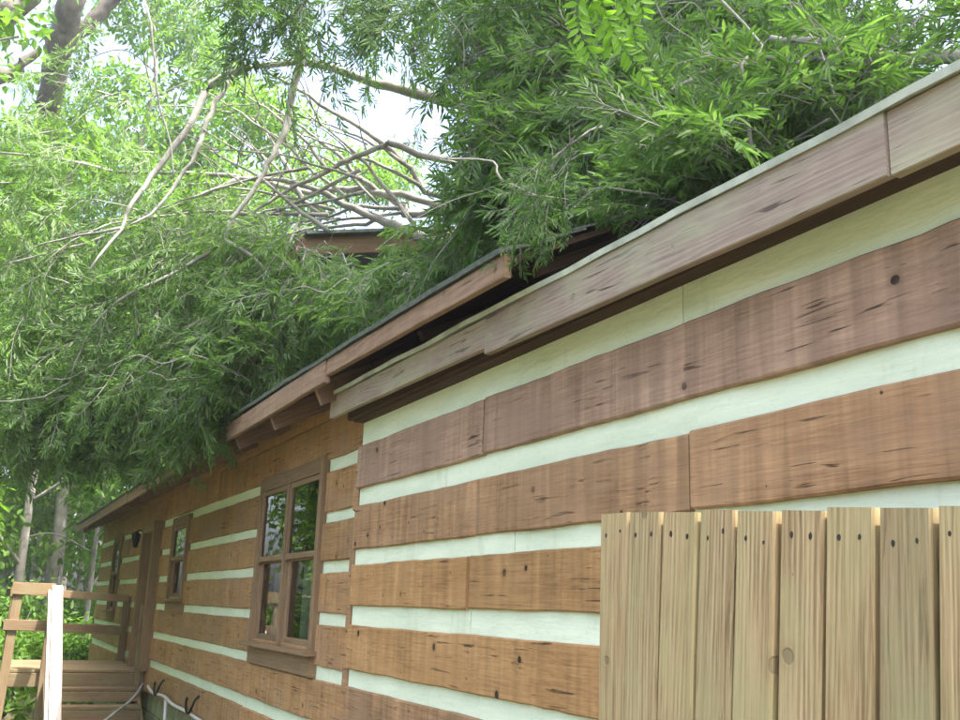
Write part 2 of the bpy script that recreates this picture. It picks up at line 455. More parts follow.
# far part
F_ch = [(.84, .925), (.507, .580), (.193, .268), (-.125, -.05), (-.447, -.372), (-.777, -.689)]
F_rows = [(.925, 1.19), (.580, .84), (.268, .507), (-.05, .193), (-.372, -.125), (-.689, -.447), (-1.06, -.777)]
WIN1 = (-7.90, -6.30, Z0 - .265, Z0 + .91)
WIN2 = (-11.86, -10.95, Z0 + .03, Z0 + .86)
WIN3 = (-17.32, -16.45, Z0 - .18, Z0 + .93)
DOOR = (-13.72, -12.75, .87, 2.62)
wall_rows(FAR_Y, F_rows, F_ch, {0: [-9.6, -14.5], 1: [-15.5], 2: [-15.2], 3: [-9.9], 4: [-8.1, -15.9], 5: [-8.1, -16.2], 6: [-8.1, -15]},
          {3: [-8.1], 4: [-8.1], 5: [-8.1]}, X_FAR, CORNER - .01, [WIN1, WIN2, WIN3, DOOR], M_LOGF)
# log ends of the crossing wall at the corner of the near part
for (zt, zb, dx) in ((.655, .52, .05), (.31, .155, .045), (.015, -.145, .05), (-.31, -.46, .055), (-.64, -.78, .05)):
    beam('crossing_log_end', (CORNER - .09, NEAR_Y + .075, Z0 + (zt + zb) / 2), (CORNER - .005, NEAR_Y + .075, Z0 + (zt + zb) / 2), .115, zt - zb, M_LOG, walls, ch=.008)
# top plates under the eaves
beam('top_plate', (CORNER, NEAR_Y + .045, Z0 + 1.062), (X_NEAR, NEAR_Y + .045, Z0 + 1.062), .17, .098, M_SHADEWOOD, walls, seg=6)
beam('top_plate', (X_FAR, FAR_Y + .07, Z0 + 1.27), (CORNER - .01, FAR_Y + .07, Z0 + 1.27), .14, .15, M_LOGF, walls, seg=20)
# foundation blocks below the lowest log
for k in range(34):
    xa = X_FAR + k * .65; xb = min(xa + .64, X_NEAR)
    if xa >= X_NEAR: break
    yf = (FAR_Y if xa < CORNER else NEAR_Y) + .05
    zt = Z0 + (-1.065 if xa < CORNER else -.995)
    for zz in range(3):
        beam('foundation_block', (xa, yf + .08, zt * (zz + .5) / 3), (xb, yf + .08, zt * (zz + .5) / 3), .16, zt / 3 - .008, M_CONC, walls, ch=.008)
# the walls nobody sees from here close the house
BACK_Y = 7.6
for k in range(8):
    za = .68 + k * .325; zc = za + .15
    if zc > 2.95: break
    beam('log', (X_FAR, BACK_Y, zc), (X_NEAR, BACK_Y, zc), .16, .315, M_LOGF, walls, seg=4)
    beam('log', (X_FAR + .09, FAR_Y + .19, zc), (X_FAR + .09, BACK_Y - .09, zc), .17, .30, M_LOGF, walls, seg=6, wob=.004)
    beam('log', (X_NEAR - .09, NEAR_Y + .2, zc), (X_NEAR - .09, BACK_Y - .09, zc), .17, .30, M_LOG, walls, seg=6, wob=.004)
fl = empty('floor', (-8, 4.7, .66), cabin)
beam('floor_slab', (X_FAR + .2, 4.75, .66), (X_NEAR - .2, 4.75, .66), 5.4, .06, M_INT, fl)
beam('ceiling', (X_FAR + .2, 4.8, 2.78), (X_NEAR - .2, 4.8, 2.78), 5.35, .03, M_INT, fl)
# partition right behind the windows keeps the rooms dim
beam('partition', (X_FAR + .2, 5.2, 1.75), (X_NEAR - .2, 5.2, 1.75), .1, 2.1, M_INT, fl)

def window(x0, x1, z0, z1, n_units, curtain=True):
    w = empty('window', ((x0 + x1) / 2, FAR_Y, z0), cabin)
    yf = FAR_Y - .03                        # casings stand proud of the logs
    cw = .062
    def bd(name, p, q, D, H, mat=M_TRIM, par=w, **k): return beam(name, p, q, D, H, mat, par, ch=.003, **k)
    yc = yf + .024
    bd('casing', (x0 - .01 + cw / 2, yc, z0 - .02), (x0 - .01 + cw / 2, yc, z1 + .03), .048, cw, up=(1, 0, 0))
    bd('casing', (x1 + .01 - cw / 2, yc, z0 - .02), (x1 + .01 - cw / 2, yc, z1 + .03), .048, cw, up=(1, 0, 0))
    bd('head_casing', (x0 - .01 + cw, yc, z1 - .02), (x1 + .01 - cw, yc, z1 - .02), .048, .10)
    bd('sill', (x0 - .05, yc - .025, z0 - .035), (x1 + .05, yc - .025, z0 - .035), .11, .03)
    bd('apron', (x0 - .01, yc + .005, z0 - .115), (x1 + .01, yc + .005, z0 - .115), .045, .125)
    # the lining of the opening
    for xx in (x0 + .035, x1 - .035): bd('jamb', (xx, FAR_Y + .13, z0), (xx, FAR_Y + .13, z1), .13, .03, up=(1, 0, 0))
    uw = (x1 - x0 - 2 * cw + .02) / n_units
    for u in range(n_units):
        a = x0 - .01 + cw + u * uw; b = a + uw
        if u: bd('mullion', (a, yc, z0 - .015), (a, yc, z1 - .07), .044, .05, up=(1, 0, 0))
        a += (.025 if u else 0) + .002; b -= (.025 if u < n_units - 1 else 0) + .002
        zm = z0 + (z1 - .07 - z0) * .505
        for (zb, zt, yy, kind) in ((zm, z1 - .07, FAR_Y - .006, 'upper'), (z0 - .015, zm + .032, FAR_Y + .024, 'lower')):
            s = empty('sash', ((a + b) / 2, yy, zb), w)
            st = .036
            for xx in (a + st / 2, b - st / 2): bd('stile', (xx, yy, zb), (xx, yy, zt), .026, st, par=s, up=(1, 0, 0))
            bd('rail', (a + st, yy, zt - .02), (b - st, yy, zt - .02), .026, .036, par=s)
            bd('rail', (a + st, yy, zb + .0275), (b - st, yy, zb + .0275), .026, .055 if kind == 'lower' else .04, par=s)
            mesh_obj('pane', [(a + st - .005, 0, zb + .04), (b - st + .005, 0, zb + .04), (b - st + .005, 0, zt - .035), (a + st - .005, 0, zt - .035)], [(0, 1, 2, 3)], M_GLASS, s, Matrix.Translation((0, yy + .004, 0)))
        if curtain:
            # curtain drawn to the left of the lower sash
            vs, fs = [], []
            n = 26; xw = (b - a) * .52
            for i in range(n + 1):
                xx = a + .03 + xw * i / n; yy = FAR_Y + .13 + .02 * math.sin(i * 1.25) + .012 * math.sin(i * 2.9)
                vs += [(xx, yy, z0 - .02), (xx, yy, zm + .02)]
            for i in range(n): fs.append((2 * i, 2 * i + 2, 2 * i + 3, 2 * i + 1))
            mesh_obj('curtain', vs, fs, M_CURTAIN, w, smooth=True)
    return w
window(*WIN1, 2); window(*WIN2, 1); window(*WIN3, 1)
# door
dr = empty('door', ((DOOR[0] + DOOR[1]) / 2, FAR_Y, DOOR[2]), cabin)
for xx in (DOOR[0] + .04, DOOR[1] - .04): beam('casing', (xx, FAR_Y, DOOR[2]), (xx, FAR_Y, DOOR[3]), .20, .11, M_TRIM, dr, up=(1, 0, 0))
beam('head_casing', (DOOR[0] + .095, FAR_Y, DOOR[3] - .055), (DOOR[1] - .095, FAR_Y, DOOR[3] - .055), .19, .11, M_TRIM, dr)
for k in range(5):
    w_ = (DOOR[1] - DOOR[0] - .2) / 5; xx = DOOR[0] + .1 + w_ * (k + .5)
    beam('plank', (xx, FAR_Y + .09, DOOR[2] + .03), (xx, FAR_Y + .09, DOOR[3] - .12), .04, w_ - .004, M_TRIM, dr, up=(1, 0, 0))
tube_obj('door_knob', [(DOOR[0] + .17, FAR_Y + .07, 1.85), (DOOR[0] + .17, FAR_Y + .045, 1.85), (DOOR[0] + .17, FAR_Y + .02, 1.85), (DOOR[0] + .17, FAR_Y + .0, 1.85)], [.012, .012, .03, .018], M_IRON, dr, 8, 3)

# ------------------------------------------------------------------ roofs
PITCH = math.tan(math.radians(26.5))
def roof(xa, xb, ye, ze, ridge_y, name, fascia_cuts, fh, fmat, sag):
    r = empty(name, ((xa + xb) / 2, (ye + ridge_y) / 2, ze), cabin)
    ridge_z = ze + (ridge_y - ye) * PITCH
    back_e = 2 * ridge_y - ye
    th = .03
    for (y0, z0, y1, z1, nm) in ((ye + .01, ze, ridge_y, ridge_z, 'front'), (back_e, ze, ridge_y, ridge_z, 'back')):
        # sheathing boards, one object for every board
        n = 14
        for k in range(n):
            fa, fb = k / n, (k + 1) / n - .004
            p = [(xa, y0 + (y1 - y0) * fa, z0 + (z1 - z0) * fa - .035), (xa, y0 + (y1 - y0) * fb, z0 + (z1 - z0) * fb - .035)]
            mid = [(a + b) / 2 for a, b in zip(*p)]
            L = math.dist(p[0], p[1])
            nrm = (0, -PITCH if nm == 'front' else PITCH, 1)
            beam('sheathing_board', (xa, mid[1], mid[2]), (xb, mid[1], mid[2]), L, .022, M_SHADEWOOD, r, up=nrm, ch=.002, seg=max(4, int((xb - xa) / .5)), zoff=sag if nm == 'front' else None)
        # shingle courses, each lapping the one below
        m = 24
        for k in range(m):
            fa = k / m - (.004 if k else 0.004); fb = (k + 1) / m + .012
            pa = Vector((0, y0 + (y1 - y0) * fa, z0 + (z1 - z0) * fa + .006)); pb = Vector((0, y0 + (y1 - y0) * fb, z0 + (z1 - z0) * fb - .008 if k < m - 1 else z1 - .002))
            mid = (pa + pb) / 2
            nrm = Vector((0, -(pb.z - pa.z) * (1 if nm == 'front' else -1), abs(pb.y - pa.y)))
            beam('shingle_course', (xa - .015, mid.y, mid.z), (xb + .015, mid.y, mid.z), (pb - pa).length, .008, M_SHINGLE, r, up=nrm, ch=.001, seg=max(4, int((xb - xa) / .33)), face_wob=.004, zoff=sag if nm == 'front' else None)
    # fascia boards
    cuts = [xa] + [c for c in fascia_cuts if xa < c < xb] + [xb]
    for i, (a, b) in enumerate(zip(cuts[:-1], cuts[1:])):
        hh = fh[i % len(fh)]
        za = ze + sag(a) - hh / 2 - .012; zb_ = ze + sag(b) - hh / 2 - .012
        beam('fascia_board', (a + .002, ye - .008 * (i % 2), za), (b - .002, ye - .008 * (i % 2), zb_), .03, hh, fmat, r, ch=.003, seg=max(2, int((b - a) / .35)), wob=.002)
    nseg = int((xb - xa) / .45)
    for i in range(nseg):
        a = xa + (xb - xa) * i / nseg; b = xa + (xb - xa) * (i + 1) / nseg
        pass
    # drip edge: one long thin strip
    v, f = [], []
    n = int((xb - xa) / .2)
    for i in range(n + 1):
        x = xa + (xb - xa) * i / n; s = sag(x) + .003 * math.sin(x * 5.1) + random.uniform(-.002, .002)
        yo = ye - .032 + random.uniform(-.003, .003)
        v += [(x, yo, ze + s - .014), (x, yo - .004, ze + s + .006), (x, yo + .02, ze + s + .016), (x, ye + .08, ze + s + .045), (x, ye + .08, ze + s + .020)]
        if i:
            o = (i - 1) * 5
            for k in range(5): f.append((o + k, o + 5 + k, o + 5 + (k + 1) % 5, o + (k + 1) % 5))
    f.append((0, 1, 2, 3, 4)); f.append(tuple(n * 5 + k for k in (4, 3, 2, 1, 0)))
    mesh_obj('drip_edge', v, f, M_DRIP if name == 'lower_roof' else M_SHINGLE, r)
    return r
near_roof = roof(CORNER - .06, X_NEAR + .3, 1.70, 2.835, 4.75, 'lower_roof', [-3.43, -1.44, .9], [.125, .157, .157, .157], M_FASCIA, lambda x: .010 * max(0, -x - 1.2) - .012)
FE_Y, FE_Z = 1.55, 2.962
far_roof = roof(X_FAR - .35, -3.0, FE_Y, FE_Z, 4.75, 'upper_roof', [-16.4, -12.9, -9.2, -5.05], [.125, .125, .125, .125, .088], M_FASCIAF, lambda x: .05 * math.exp(-((x + 7) / 2.6) ** 2) - .03 * max(0.0, (x + 4.2) / 1.75) ** 1.5)
# soffit of the near part: frieze board in the shade
beam('frieze_board', (CORNER - .04, 1.80, 2.775), (X_NEAR, 1.80, 2.775), .03, .10, M_SHADEWOOD, near_roof, seg=8)
# rafter tails of the far part
xx = -5.34
while xx > X_FAR - .2:
    ya, yb = FE_Y + .03, 2.6
    za = FE_Z + (ya - FE_Y) * PITCH - .135; zb_ = FE_Z + (yb - FE_Y) * PITCH - .135
    beam('rafter_tail', (xx, ya, za), (xx, yb, zb_), .045, .13, M_FASCIAF, far_roof, ch=.004)
    xx -= .98
for xx in (-3.1, -4.2):
    beam('rafter', (xx, 1.72, 2.935), (xx, 4.6, 2.935 + 2.88 * PITCH), .04, .05, M_SHADEWOOD, far_roof, ch=.004)
# gable infill boards, both ends
for (xg, mat) in ((X_FAR + .08, M_LOGF), (X_NEAR - .08, M_LOG)):
    for k in range(7):
        zc = 3.0 + k * .21; half = max(.05, (4.35 - zc) / PITCH)
        beam('gable_board', (xg, 4.75 - half, zc), (xg, 4.75 + half, zc), .03, .2, mat, cabin)
# shed dormer that shows through the fallen crown: rake board over boards coloured dark for the shaded space below
dm = empty('dormer', (-8.0, 2.9, 3.4), cabin)
ra, rb = (1.95, 4.42), (4.3, 4.98)
for (dx, nm) in ((-7.30, 'rake_board'), (-9.6, 'rake_board')):
    beam(nm, (dx, ra[0], ra[1]), (dx, rb[0], rb[1]), .03, .15, M_TRIM, dm, seg=4, wob=.003)
beam('eave_board', (-9.58, ra[0] - .02, ra[1]), (-7.32, ra[0] - .02, ra[1]), .03, .14, M_TRIM, dm)
for k in range(7):
    f0 = (k + .5) / 7; yy = ra[0] + (rb[0] - ra[0]) * f0; zz = ra[1] + (rb[1] - ra[1]) * f0 + .09
    beam('roof_board', (-9.7, yy, zz), (-7.2, yy, zz), .345, .025, M_SHINGLE, dm, up=(0, -.24, 1))
for k in range(5):
    zc = 3.62 + k * .19; y0 = max(2.25, FE_Y + (zc - .05 - FE_Z) / PITCH)
    y1 = 4.2
    beam('side_board', (-7.45, y0, zc), (-7.45, y1, zc), .03, .18, M_SHADEWOOD, dm)
    beam('side_board', (-9.45, y0, zc), (-9.45, y1, zc), .03, .18, M_SHADEWOOD, dm)
    beam('front_board', (-9.43, 2.25, zc), (-7.47, 2.25, zc), .03, .18, M_SHADEWOOD, dm)

# ------------------------------------------------------------------ fence in front of the wall
fence = tag(empty('board_fence', (-.6, 1.21, 0)), 'upright weathered fence of greenish tan boards in front of the log wall', 'fence')
fx = -1.853
widths = [.104, .106, .103] + [.0965] * 17
pit = [.113, .116, .112, .105, .105, .104, .105, .103] + [.105] * 12
for i in range(20):
    x0 = fx; fx += pit[i]; w = min(widths[i], pit[i] - .008) + random.uniform(-.002, .001)
    xc = x0 + w / 2
    top = 1.913 - .058 * (xc + 1.853) + random.uniform(-.0025, .0025)
    lean = (-.015, -.05, -.065, -.075, -.08, -.075, -.08, -.07)[min(i, 7)] + random.uniform(-.006, .006)
    dy = random.uniform(-.003, .003)
    M, L = frame((xc + lean * top * 1.0, 1.223 + dy, .06), (xc, 1.223 + dy, top), (1, 0, 0))
    v, f = beam_mesh(L, .046, w, .004, 6, .0012, .0008)
    b = mesh_obj('fence_board', v, f, M_FENCE, fence, M)
    for s in (-.24, .24):
        for zz in ((.045, 0.0), (.93, 0)):
            # nail heads in dark rings
            nv, rn = [], random.uniform(.0026, .0042)
            for yy in (-.0237, -.021):
                for q in range(8): nv.append((rn * 1.5 * math.cos(q * .7854) * random.uniform(.75, 1.2), yy, rn * math.sin(q * .7854)))
            nf = [(7, 6, 5, 4, 3, 2, 1, 0)] + [(q, (q + 1) % 8, 8 + (q + 1) % 8, 8 + q) for q in range(8)]
            off = Matrix.Translation((L / 2 - zz[0] - random.uniform(-.008, .008), .024 * 0, s * w + random.uniform(-.004, .004)))
            # board faces the viewer with local +Y or -Y: pick the side that looks to -Y
            side = 1 if (M.to_3x3() @ Vector((0, -1, 0))).y < 0 else -1
            mesh_obj('nail', [(a, c * side, d) for (a, c, d) in nv], nf if side == 1 else [t[::-1] for t in nf], M_NAIL, b, M @ off)
for i in range(19):       # boards added behind the rails to block light and darken the gaps
    xc = -1.80 + .106 * i
    beam('gap_shade_board', (xc - .10, 1.307, .06), (xc, 1.307, 1.885 - .058 * (xc + 1.853)), .03, .098, M_FENCE, fence, up=(1, 0, 0))
for zz in (.35, 1.05, 1.72):
    beam('fence_rail', (-1.83 - .03 * (1.9 - zz), 1.2675, zz + .012), (.20 - .03 * (1.9 - zz), 1.2675, zz - .10), .04, .085, M_FENCE, fence)
for xx in (-1.82, -.8, .15):
    beam('fence_post', (xx - .06, 1.368, 0), (xx, 1.368, 1.76), .088, .088, M_FENCE, fence, up=(1, 0, 0))

# ------------------------------------------------------------------ entry deck and stairs
deck = tag(empty('entry_deck', (-13.9, 1.2, 0)), 'small raised wooden deck with railings and stairs at the cabin door', 'deck')
DX0, DX1, DY0, DY1, DZ = -14.9, -13.0, .46, 1.93, .87
nb = 13
for k in range(nb):
    x = DX0 + (DX1 - DX0) * (k + .5) / nb
    beam('deck_board', (x, DY0, DZ - .017), (x, DY1, DZ - .017), (DX1 - DX0) / nb - .007, .034, M_DECK, deck, up=(0, 0, 1))
beam('rim_joist', (DX1 + .012, DY0, DZ - .115), (DX1 + .012, DY1, DZ - .115), .04, .15, M_DECK, deck)
beam('rim_joist', (DX0, DY0 + .02, DZ - .115), (DX1 - .01, DY0 + .02, DZ - .115), .04, .15, M_DECK, deck)
beam('rim_joist', (DX0 + .02, DY0 + .05, DZ - .115), (DX0 + .02, DY1, DZ - .115), .04, .15, M_DECK, deck)
def post(x, y, z0, z1, w=.089, lean=0.0):
    beam('post', (x, y - lean, z0), (x, y, z1), w, w, M_DECK, deck, up=(1, 0, 0))
post(-12.95, .47, 0, 1.72, .10, .05); post(-12.95, .855, 0, 1.70); post(-12.95, 1.90, 0, 1.62, .11)
post(-14.86, .50, 0, 1.78); post(-14.86, 1.92, DZ - .1, 1.72)
# front rails left of the stairs, back rails, end rails
beam('rail', (-12.89, .40, 1.765), (-12.89, .86, 1.765), .04, .135, M_DECK, deck)
beam('rail', (-12.89, .36, 1.36), (-12.89, .86, 1.36), .04, .12, M_DECK, deck)
beam('rail', (-14.80, .45, 1.75), (-14.80, 1.93, 1.69), .04, .10, M_DECK, deck)
beam('rail', (-14.80, .45, 1.30), (-14.80, 1.90, 1.27), .04, .12, M_DECK, deck)
beam('rail', (-14.83, .41, 1.72), (-12.99, .41, 1.72), .04, .09, M_DECK, deck)
beam('rail', (-14.83, .41, 1.32), (-12.99, .41, 1.32), .04, .09, M_DECK, deck)
# stairs come down towards the viewer
n = 5
for k in range(1, n):
    z = DZ - k * DZ / n; x = DX1 + k * .27
    for j in range(2):
        beam('tread', (x - .135 + j * .137 + .07, .90, z - .018), (x - .135 + j * .137 + .07, 1.86, z - .018), .128, .036, M_DECK, deck)
    beam('riser', (x + .137, .90, z - .095), (x + .137, 1.86, z - .095), .022, .105, M_DECK, deck)
for y in (.88, 1.88):
    beam('stringer', (DX1, y, DZ - .20), (DX1 + 1.30, y, -.02), .038, .24, M_DECK, deck)
# handrail, the glare of the sun painted in as pale timber
beam('handrail', (-12.88, .875, 1.80), (-10.55, .875, .30), .115, .036, M_RAILSUN, deck)
beam('handrail_board', (-12.88, .80, 1.72), (-10.55, .80, .22), .036, .10, M_RAILSUN, deck)
post(-10.75, .84, 0, .36)

# ------------------------------------------------------------------ small things on the wall
lamp = tag(empty('wall_lantern', (-14.1, FAR_Y, 2.40)), 'small dark lantern mounted beside the far cabin door under the eaves', 'lamp')
beam('back_plate', (-14.1, FAR_Y - .008, 2.42), (-14.1, FAR_Y - .008, 2.56), .016, .09, M_IRON, lamp, up=(1, 0, 0))
tube_obj('arm', [(-14.1, FAR_Y - .015, 2.54), (-14.1, FAR_Y - .07, 2.58), (-14.1, FAR_Y - .12, 2.55)], [.01, .01, .01], M_IRON, lamp, 6, 3)
tube_obj('cap', [(-14.1, FAR_Y - .12, 2.565), (-14.1, FAR_Y - .12, 2.55), (-14.1, FAR_Y - .12, 2.52)], [.008, .02, .075], M_IRON, lamp, 8, 2)
tube_obj('glass_body', [(-14.1, FAR_Y - .12, 2.518), (-14.1, FAR_Y - .12, 2.46), (-14.1, FAR_Y - .12, 2.38)], [.06, .055, .035], M_IRON, lamp, 8, 2)
tube_obj('base', [(-14.1, FAR_Y - .12, 2.379), (-14.1, FAR_Y - .12, 2.36), (-14.1, FAR_Y - .12, 2.345)], [.04, .03, .008], M_IRON, lamp, 8, 2)

pipe = tag(empty('water_pipe', (-10.5, FAR_Y - .05, .70)), 'thin white pipe sagging along the bottom log beside the deck', 'pipe')
tube_obj('pipe_run', [(-12.35, 1.93, .735), (-11.85, 1.91, .705), (-11.2, 1.92, .725), (-10.6, 1.91, .70), (-9.9, 1.92, .70), (-9.0, 1.92, .685), (-7.8, 1.93, .70)], [.016] * 7, M_PIPE, pipe, 7, 5)
tube_obj('drop_pipe', [(-11.08, 1.925, .715), (-11.05, 1.92, .68), (-11.05, 1.93, .4), (-11.05, 1.93, -.02)], [.018] * 4, M_PIPE, pipe, 7, 4)
for i, (x, r) in enumerate(((-11.6, .055), (-9.75, .075))):
    pts = []
    for k in range(0):
        a = math.radians(-60 + k * 30)
        pts.append((x + r * math.cos(a) * 1.15, FAR_Y - .045 - .006 * k * .3, .74 + r * math.sin(a) * -1.0))
    q = r / .06
    pts = [(x + .11 * q, FAR_Y + .01, .87), (x + .10 * q, FAR_Y - .03, .84), (x + .095 * q, FAR_Y - .055, .78), (x + .06 * q, FAR_Y - .065, .725), (x, FAR_Y - .07, .705), (x - .06 * q, FAR_Y - .072, .73), (x - .075 * q, FAR_Y - .074, .785), (x - .045 * q, FAR_Y - .076, .83)]
    h = tube_obj('iron_hook', pts, [.011] * len(pts), M_IRON, None, 6, 3)
    tag(h, ['black curled iron hook on the bottom log nearest the stairs', 'larger black curled iron hook on the bottom log, farther from the stairs'][i], 'hook', 'iron hooks on the bottom log')
rp = tube_obj('stair_rope', [(-12.33, 1.87, .76), (-12.15, 1.75, .62), (-12.0, 1.55, .48), (-11.75, 1.32, .34), (-11.45, 1.08, .22), (-11.1, .9, .10), (-10.9, .8, .012)], [.017] * 7, M_TWIG, None, 7, 4)
tag(rp, 'thin pale pole slanting across the deck stairs to the wall', 'pole')

# ------------------------------------------------------------------ leaves
def norm(a): return a / (np.linalg.norm(a, axis=-1, keepdims=True) + 1e-9)
def leaf_quads(base, d, nrm, L, W, fold=.25, droop=.15):
    """arrays of lanceolate leaves: two quads each, folded along the midrib"""
    d = norm(d); s = norm(np.cross(d, nrm)); up = np.cross(s, d)
    L = L[:, None]; W = W[:, None]
    tip = base + d * L - up * L * droop
    l1 = base + d * L * .30 + s * W * .46 + up * W * fold
    l2 = base + d * L * .66 + s * W * .40 + up * W * fold - up * L * droop * .45
    r1 = base + d * L * .30 - s * W * .46 + up * W * fold
    r2 = base + d * L * .66 - s * W * .40 + up * W * fold - up * L * droop * .45
    V = np.stack([base, l1, l2, tip, r2, r1], 1)
    n = len(base); o = (np.arange(n) * 6)[:, None]
    Q = np.stack([o + np.array([0, 1, 2, 3]), o + np.array([0, 3, 4, 5])], 1).reshape(-1, 4)
    return V.reshape(-1, 3), Q
def make_spray(seed, length=.55, shoots=7, per=7, leafL=.088, leafW=.0165):
    g = np.random.default_rng(seed)
    n = 7; t = np.linspace(0, 1, n)
    main = np.stack([t * length, .06 * length * np.sin(t * 3 + g.uniform(0, 3)), -.16 * length * t ** 2 + .02 * np.sin(t * 5)], 1)
    tv, tq, off = [], [], 0
    v, q = tube_arrays(main, np.linspace(.0042, .0014, n), 3); tv.append(v); tq.append(q); off += len(v)
    bases, dirs = [], []
    paths = [(main, 4)]
    for k in range(shoots):
        f = .18 + .78 * (k + g.uniform(0, .6)) / shoots
        p = np.array([np.interp(f, t, main[:, j]) for j in range(3)])
        sd = 1 if k % 2 else -1
        dr = np.array([.75, sd * g.uniform(.45, .95), g.uniform(-.45, .25)]); dr /= np.linalg.norm(dr)
        Ls = length * g.uniform(.22, .42) * (1.15 - .5 * f)
        m = 4; u = np.linspace(0, 1, m)[:, None]
        sp = p + dr * Ls * u + np.array([0, 0, -.18 * Ls]) * u ** 2
        v, q = tube_arrays(sp, np.linspace(.0022, .001, m), 3); tv.append(v); tq.append(q + off); off += len(v)
        paths.append((sp, per))
    for path, cnt in paths:
        m = len(path); tt = np.linspace(0.25, 1.0, cnt + 2)
        for j, a in enumerate(tt):
            x = a * (m - 1); i = min(int(x), m - 2); p = path[i] + (path[i + 1] - path[i]) * (x - i)
            ax = path[i + 1] - path[i]; ax /= np.linalg.norm(ax)
            side = np.cross(ax, [0, 0, 1]); side /= np.linalg.norm(side) + 1e-9
            spread = .15 if a > .97 else g.uniform(.55, 1.2)
            dr = ax + side * spread * (1 if j % 2 else -1) + np.array([0, 0, g.uniform(-.55, .35)])
            bases.append(p); dirs.append(dr)
    bases = np.array(bases); dirs = np.array(dirs); nl = len(bases)
    nr = norm(np.array([0, 0, 1.0]) + g.normal(0, .45, (nl, 3)))
    V, Q = leaf_quads(bases, dirs, nr, leafL * g.uniform(.65, 1.2, nl), leafW * g.uniform(.75, 1.25, nl), .22, .14)
    return V, Q, np.repeat(g.uniform(0, 1, nl), 2), np.vstack(tv), np.vstack(tq)
SPRAYS = [make_spray(s) for s in range(10)]
def rot_to(d, roll):
    """rotation matrices with local X along d, local Z as upright as can be, then rolled"""
    d = norm(d); z = np.tile([0, 0, 1.0], (len(d), 1)) + 1e-3
    y = norm(np.cross(z, d)); z = np.cross(d, y)
    c, s = np.cos(roll)[:, None], np.sin(roll)[:, None]
    y2 = y * c + z * s; z2 = -y * s + z * c
    return np.stack([d, y2, z2], 2)
def place_sprays(pos, dirs, scale, tone_off, roll_sd=.95):
    LV, LQ, LT, TV, TQ = [], [], [], [], []; lo = to = 0
    which = rng.integers(0, len(SPRAYS), len(pos)); roll = rng.normal(0, roll_sd, len(pos))
    R = rot_to(dirs, roll)
    for k, (V, Q, T, tv, tq) in enumerate(SPRAYS):
        idx = np.where(which == k)[0]
        if not len(idx): continue
        A = np.einsum('nij,vj->nvi', R[idx], V) * scale[idx][:, None, None] + pos[idx][:, None, :]
        LV.append(A.reshape(-1, 3)); LQ.append((Q[None] + (np.arange(len(idx)) * len(V))[:, None, None] + lo).reshape(-1, 4)); lo += A.shape[0] * A.shape[1]
        LT.append(np.clip(T[None, :] * .6 + tone_off[idx][:, None], 0, 1).ravel())
        B = np.einsum('nij,vj->nvi', R[idx], tv) * scale[idx][:, None, None] + pos[idx][:, None, :]
        TV.append(B.reshape(-1, 3)); TQ.append((tq[None] + (np.arange(len(idx)) * len(tv))[:, None, None] + to).reshape(-1, 4)); to += B.shape[0] * B.shape[1]
    return np.vstack(LV), np.vstack(LQ), np.concatenate(LT), np.vstack(TV), np.vstack(TQ)

# ------------------------------------------------------------------ the fallen willow oak
def roof_z(P):
    """height of the roof surface below a point"""
    x, y = P[:, 0], P[:, 1]
    zf = np.where((x < -2.9) & (y > 1.5), 2.97 + (np.minimum(y, 9.5 - y) - 1.55) * PITCH, -9)
    zn = np.where((x > -5.5) & (y > 1.66), 2.87 + (np.minimum(y, 9.5 - y) - 1.70) * PITCH, -9)
    return np.maximum(zf, zn)
tree = tag(empty('fallen_oak', (3.6, 9.6, 0)), 'toppled willow oak lying across the cabin roof, its leafy crown hanging over the eaves', 'tree')
trunk_pts = [(5.2, 11.4, .0), (3.6, 9.9, 1.7), (1.0, 8.0, 3.5), (-1.6, 6.3, 4.55), (-3.2, 5.3, 4.80), (-4.6, 4.6, 5.0), (-6.0, 3.9, 5.0), (-7.0, 3.2, 4.75)]
tube_obj('trunk', trunk_pts, [.26, .24, .21, .18, .16, .13, .09, .05], M_BARK, tree, 10, 5, .006)
# root plate of the toppled trunk
for k in range(9):
    a = k * .7; c = Vector((5.3, 11.5, .1))
    tube_obj('root', [c, c + Vector((.35 + .2 * math.cos(a), .35 + .4 * math.sin(a) * .6, .5 * math.sin(a) * .9 + .15)), c + Vector((.55 + .3 * math.cos(a), .5 + .9 * math.sin(a + .6), .9 * math.sin(a) + .2))], [.12, .07, .02], M_BARK, tree, 6, 3)
def limb(pts, rads, sides=6, jit=.006, mat=None):
    P = [at(*p) if len(p) == 3 and p[0] > 8 or len(p) == 3 and p[2] > 3.9 and abs(p[0]) > 12 else np.array(p) for p in pts]
    return tube_obj('limb', P, rads, mat or M_BARK, tree, sides, 4, jit)
def PX(*l): return [at(*p) for p in l]
def limb_px(l, r0, r1, start=None):
    P = PX(*l)
    if start is not None: P = [np.array(s, float) for s in start] + P
    n = len(P); return tube_obj('limb', P, list(np.linspace(r0 * .88, r1 * .8, n)), M_TWIG if r0 < .02 else M_BARK, tree, 6, 3, .006)
T1, T2, T3, T4 = (-3.2, 5.3, 4.80), (-4.6, 4.6, 5.0), (-6.0, 3.9, 5.0), (-7.0, 3.2, 4.75)
limb_px([(1210, 66, 4.3), (1130, 64, 4.1), (1050, 61, 3.9), (990, 59, 3.8), (930, 58, 3.72), (890, 56, 3.7), (850, 45, 3.7), (810, 41, 3.7), (770, 38, 3.75)], .042, .013)
limb_px([(885, 57, 3.7), (845, 63, 3.7), (812, 58, 3.7), (765, 60, 3.75), (705, 74, 3.8), (668, 96, 3.85), (640, 122, 3.9), (612, 150, 4.0)], .020, .006)
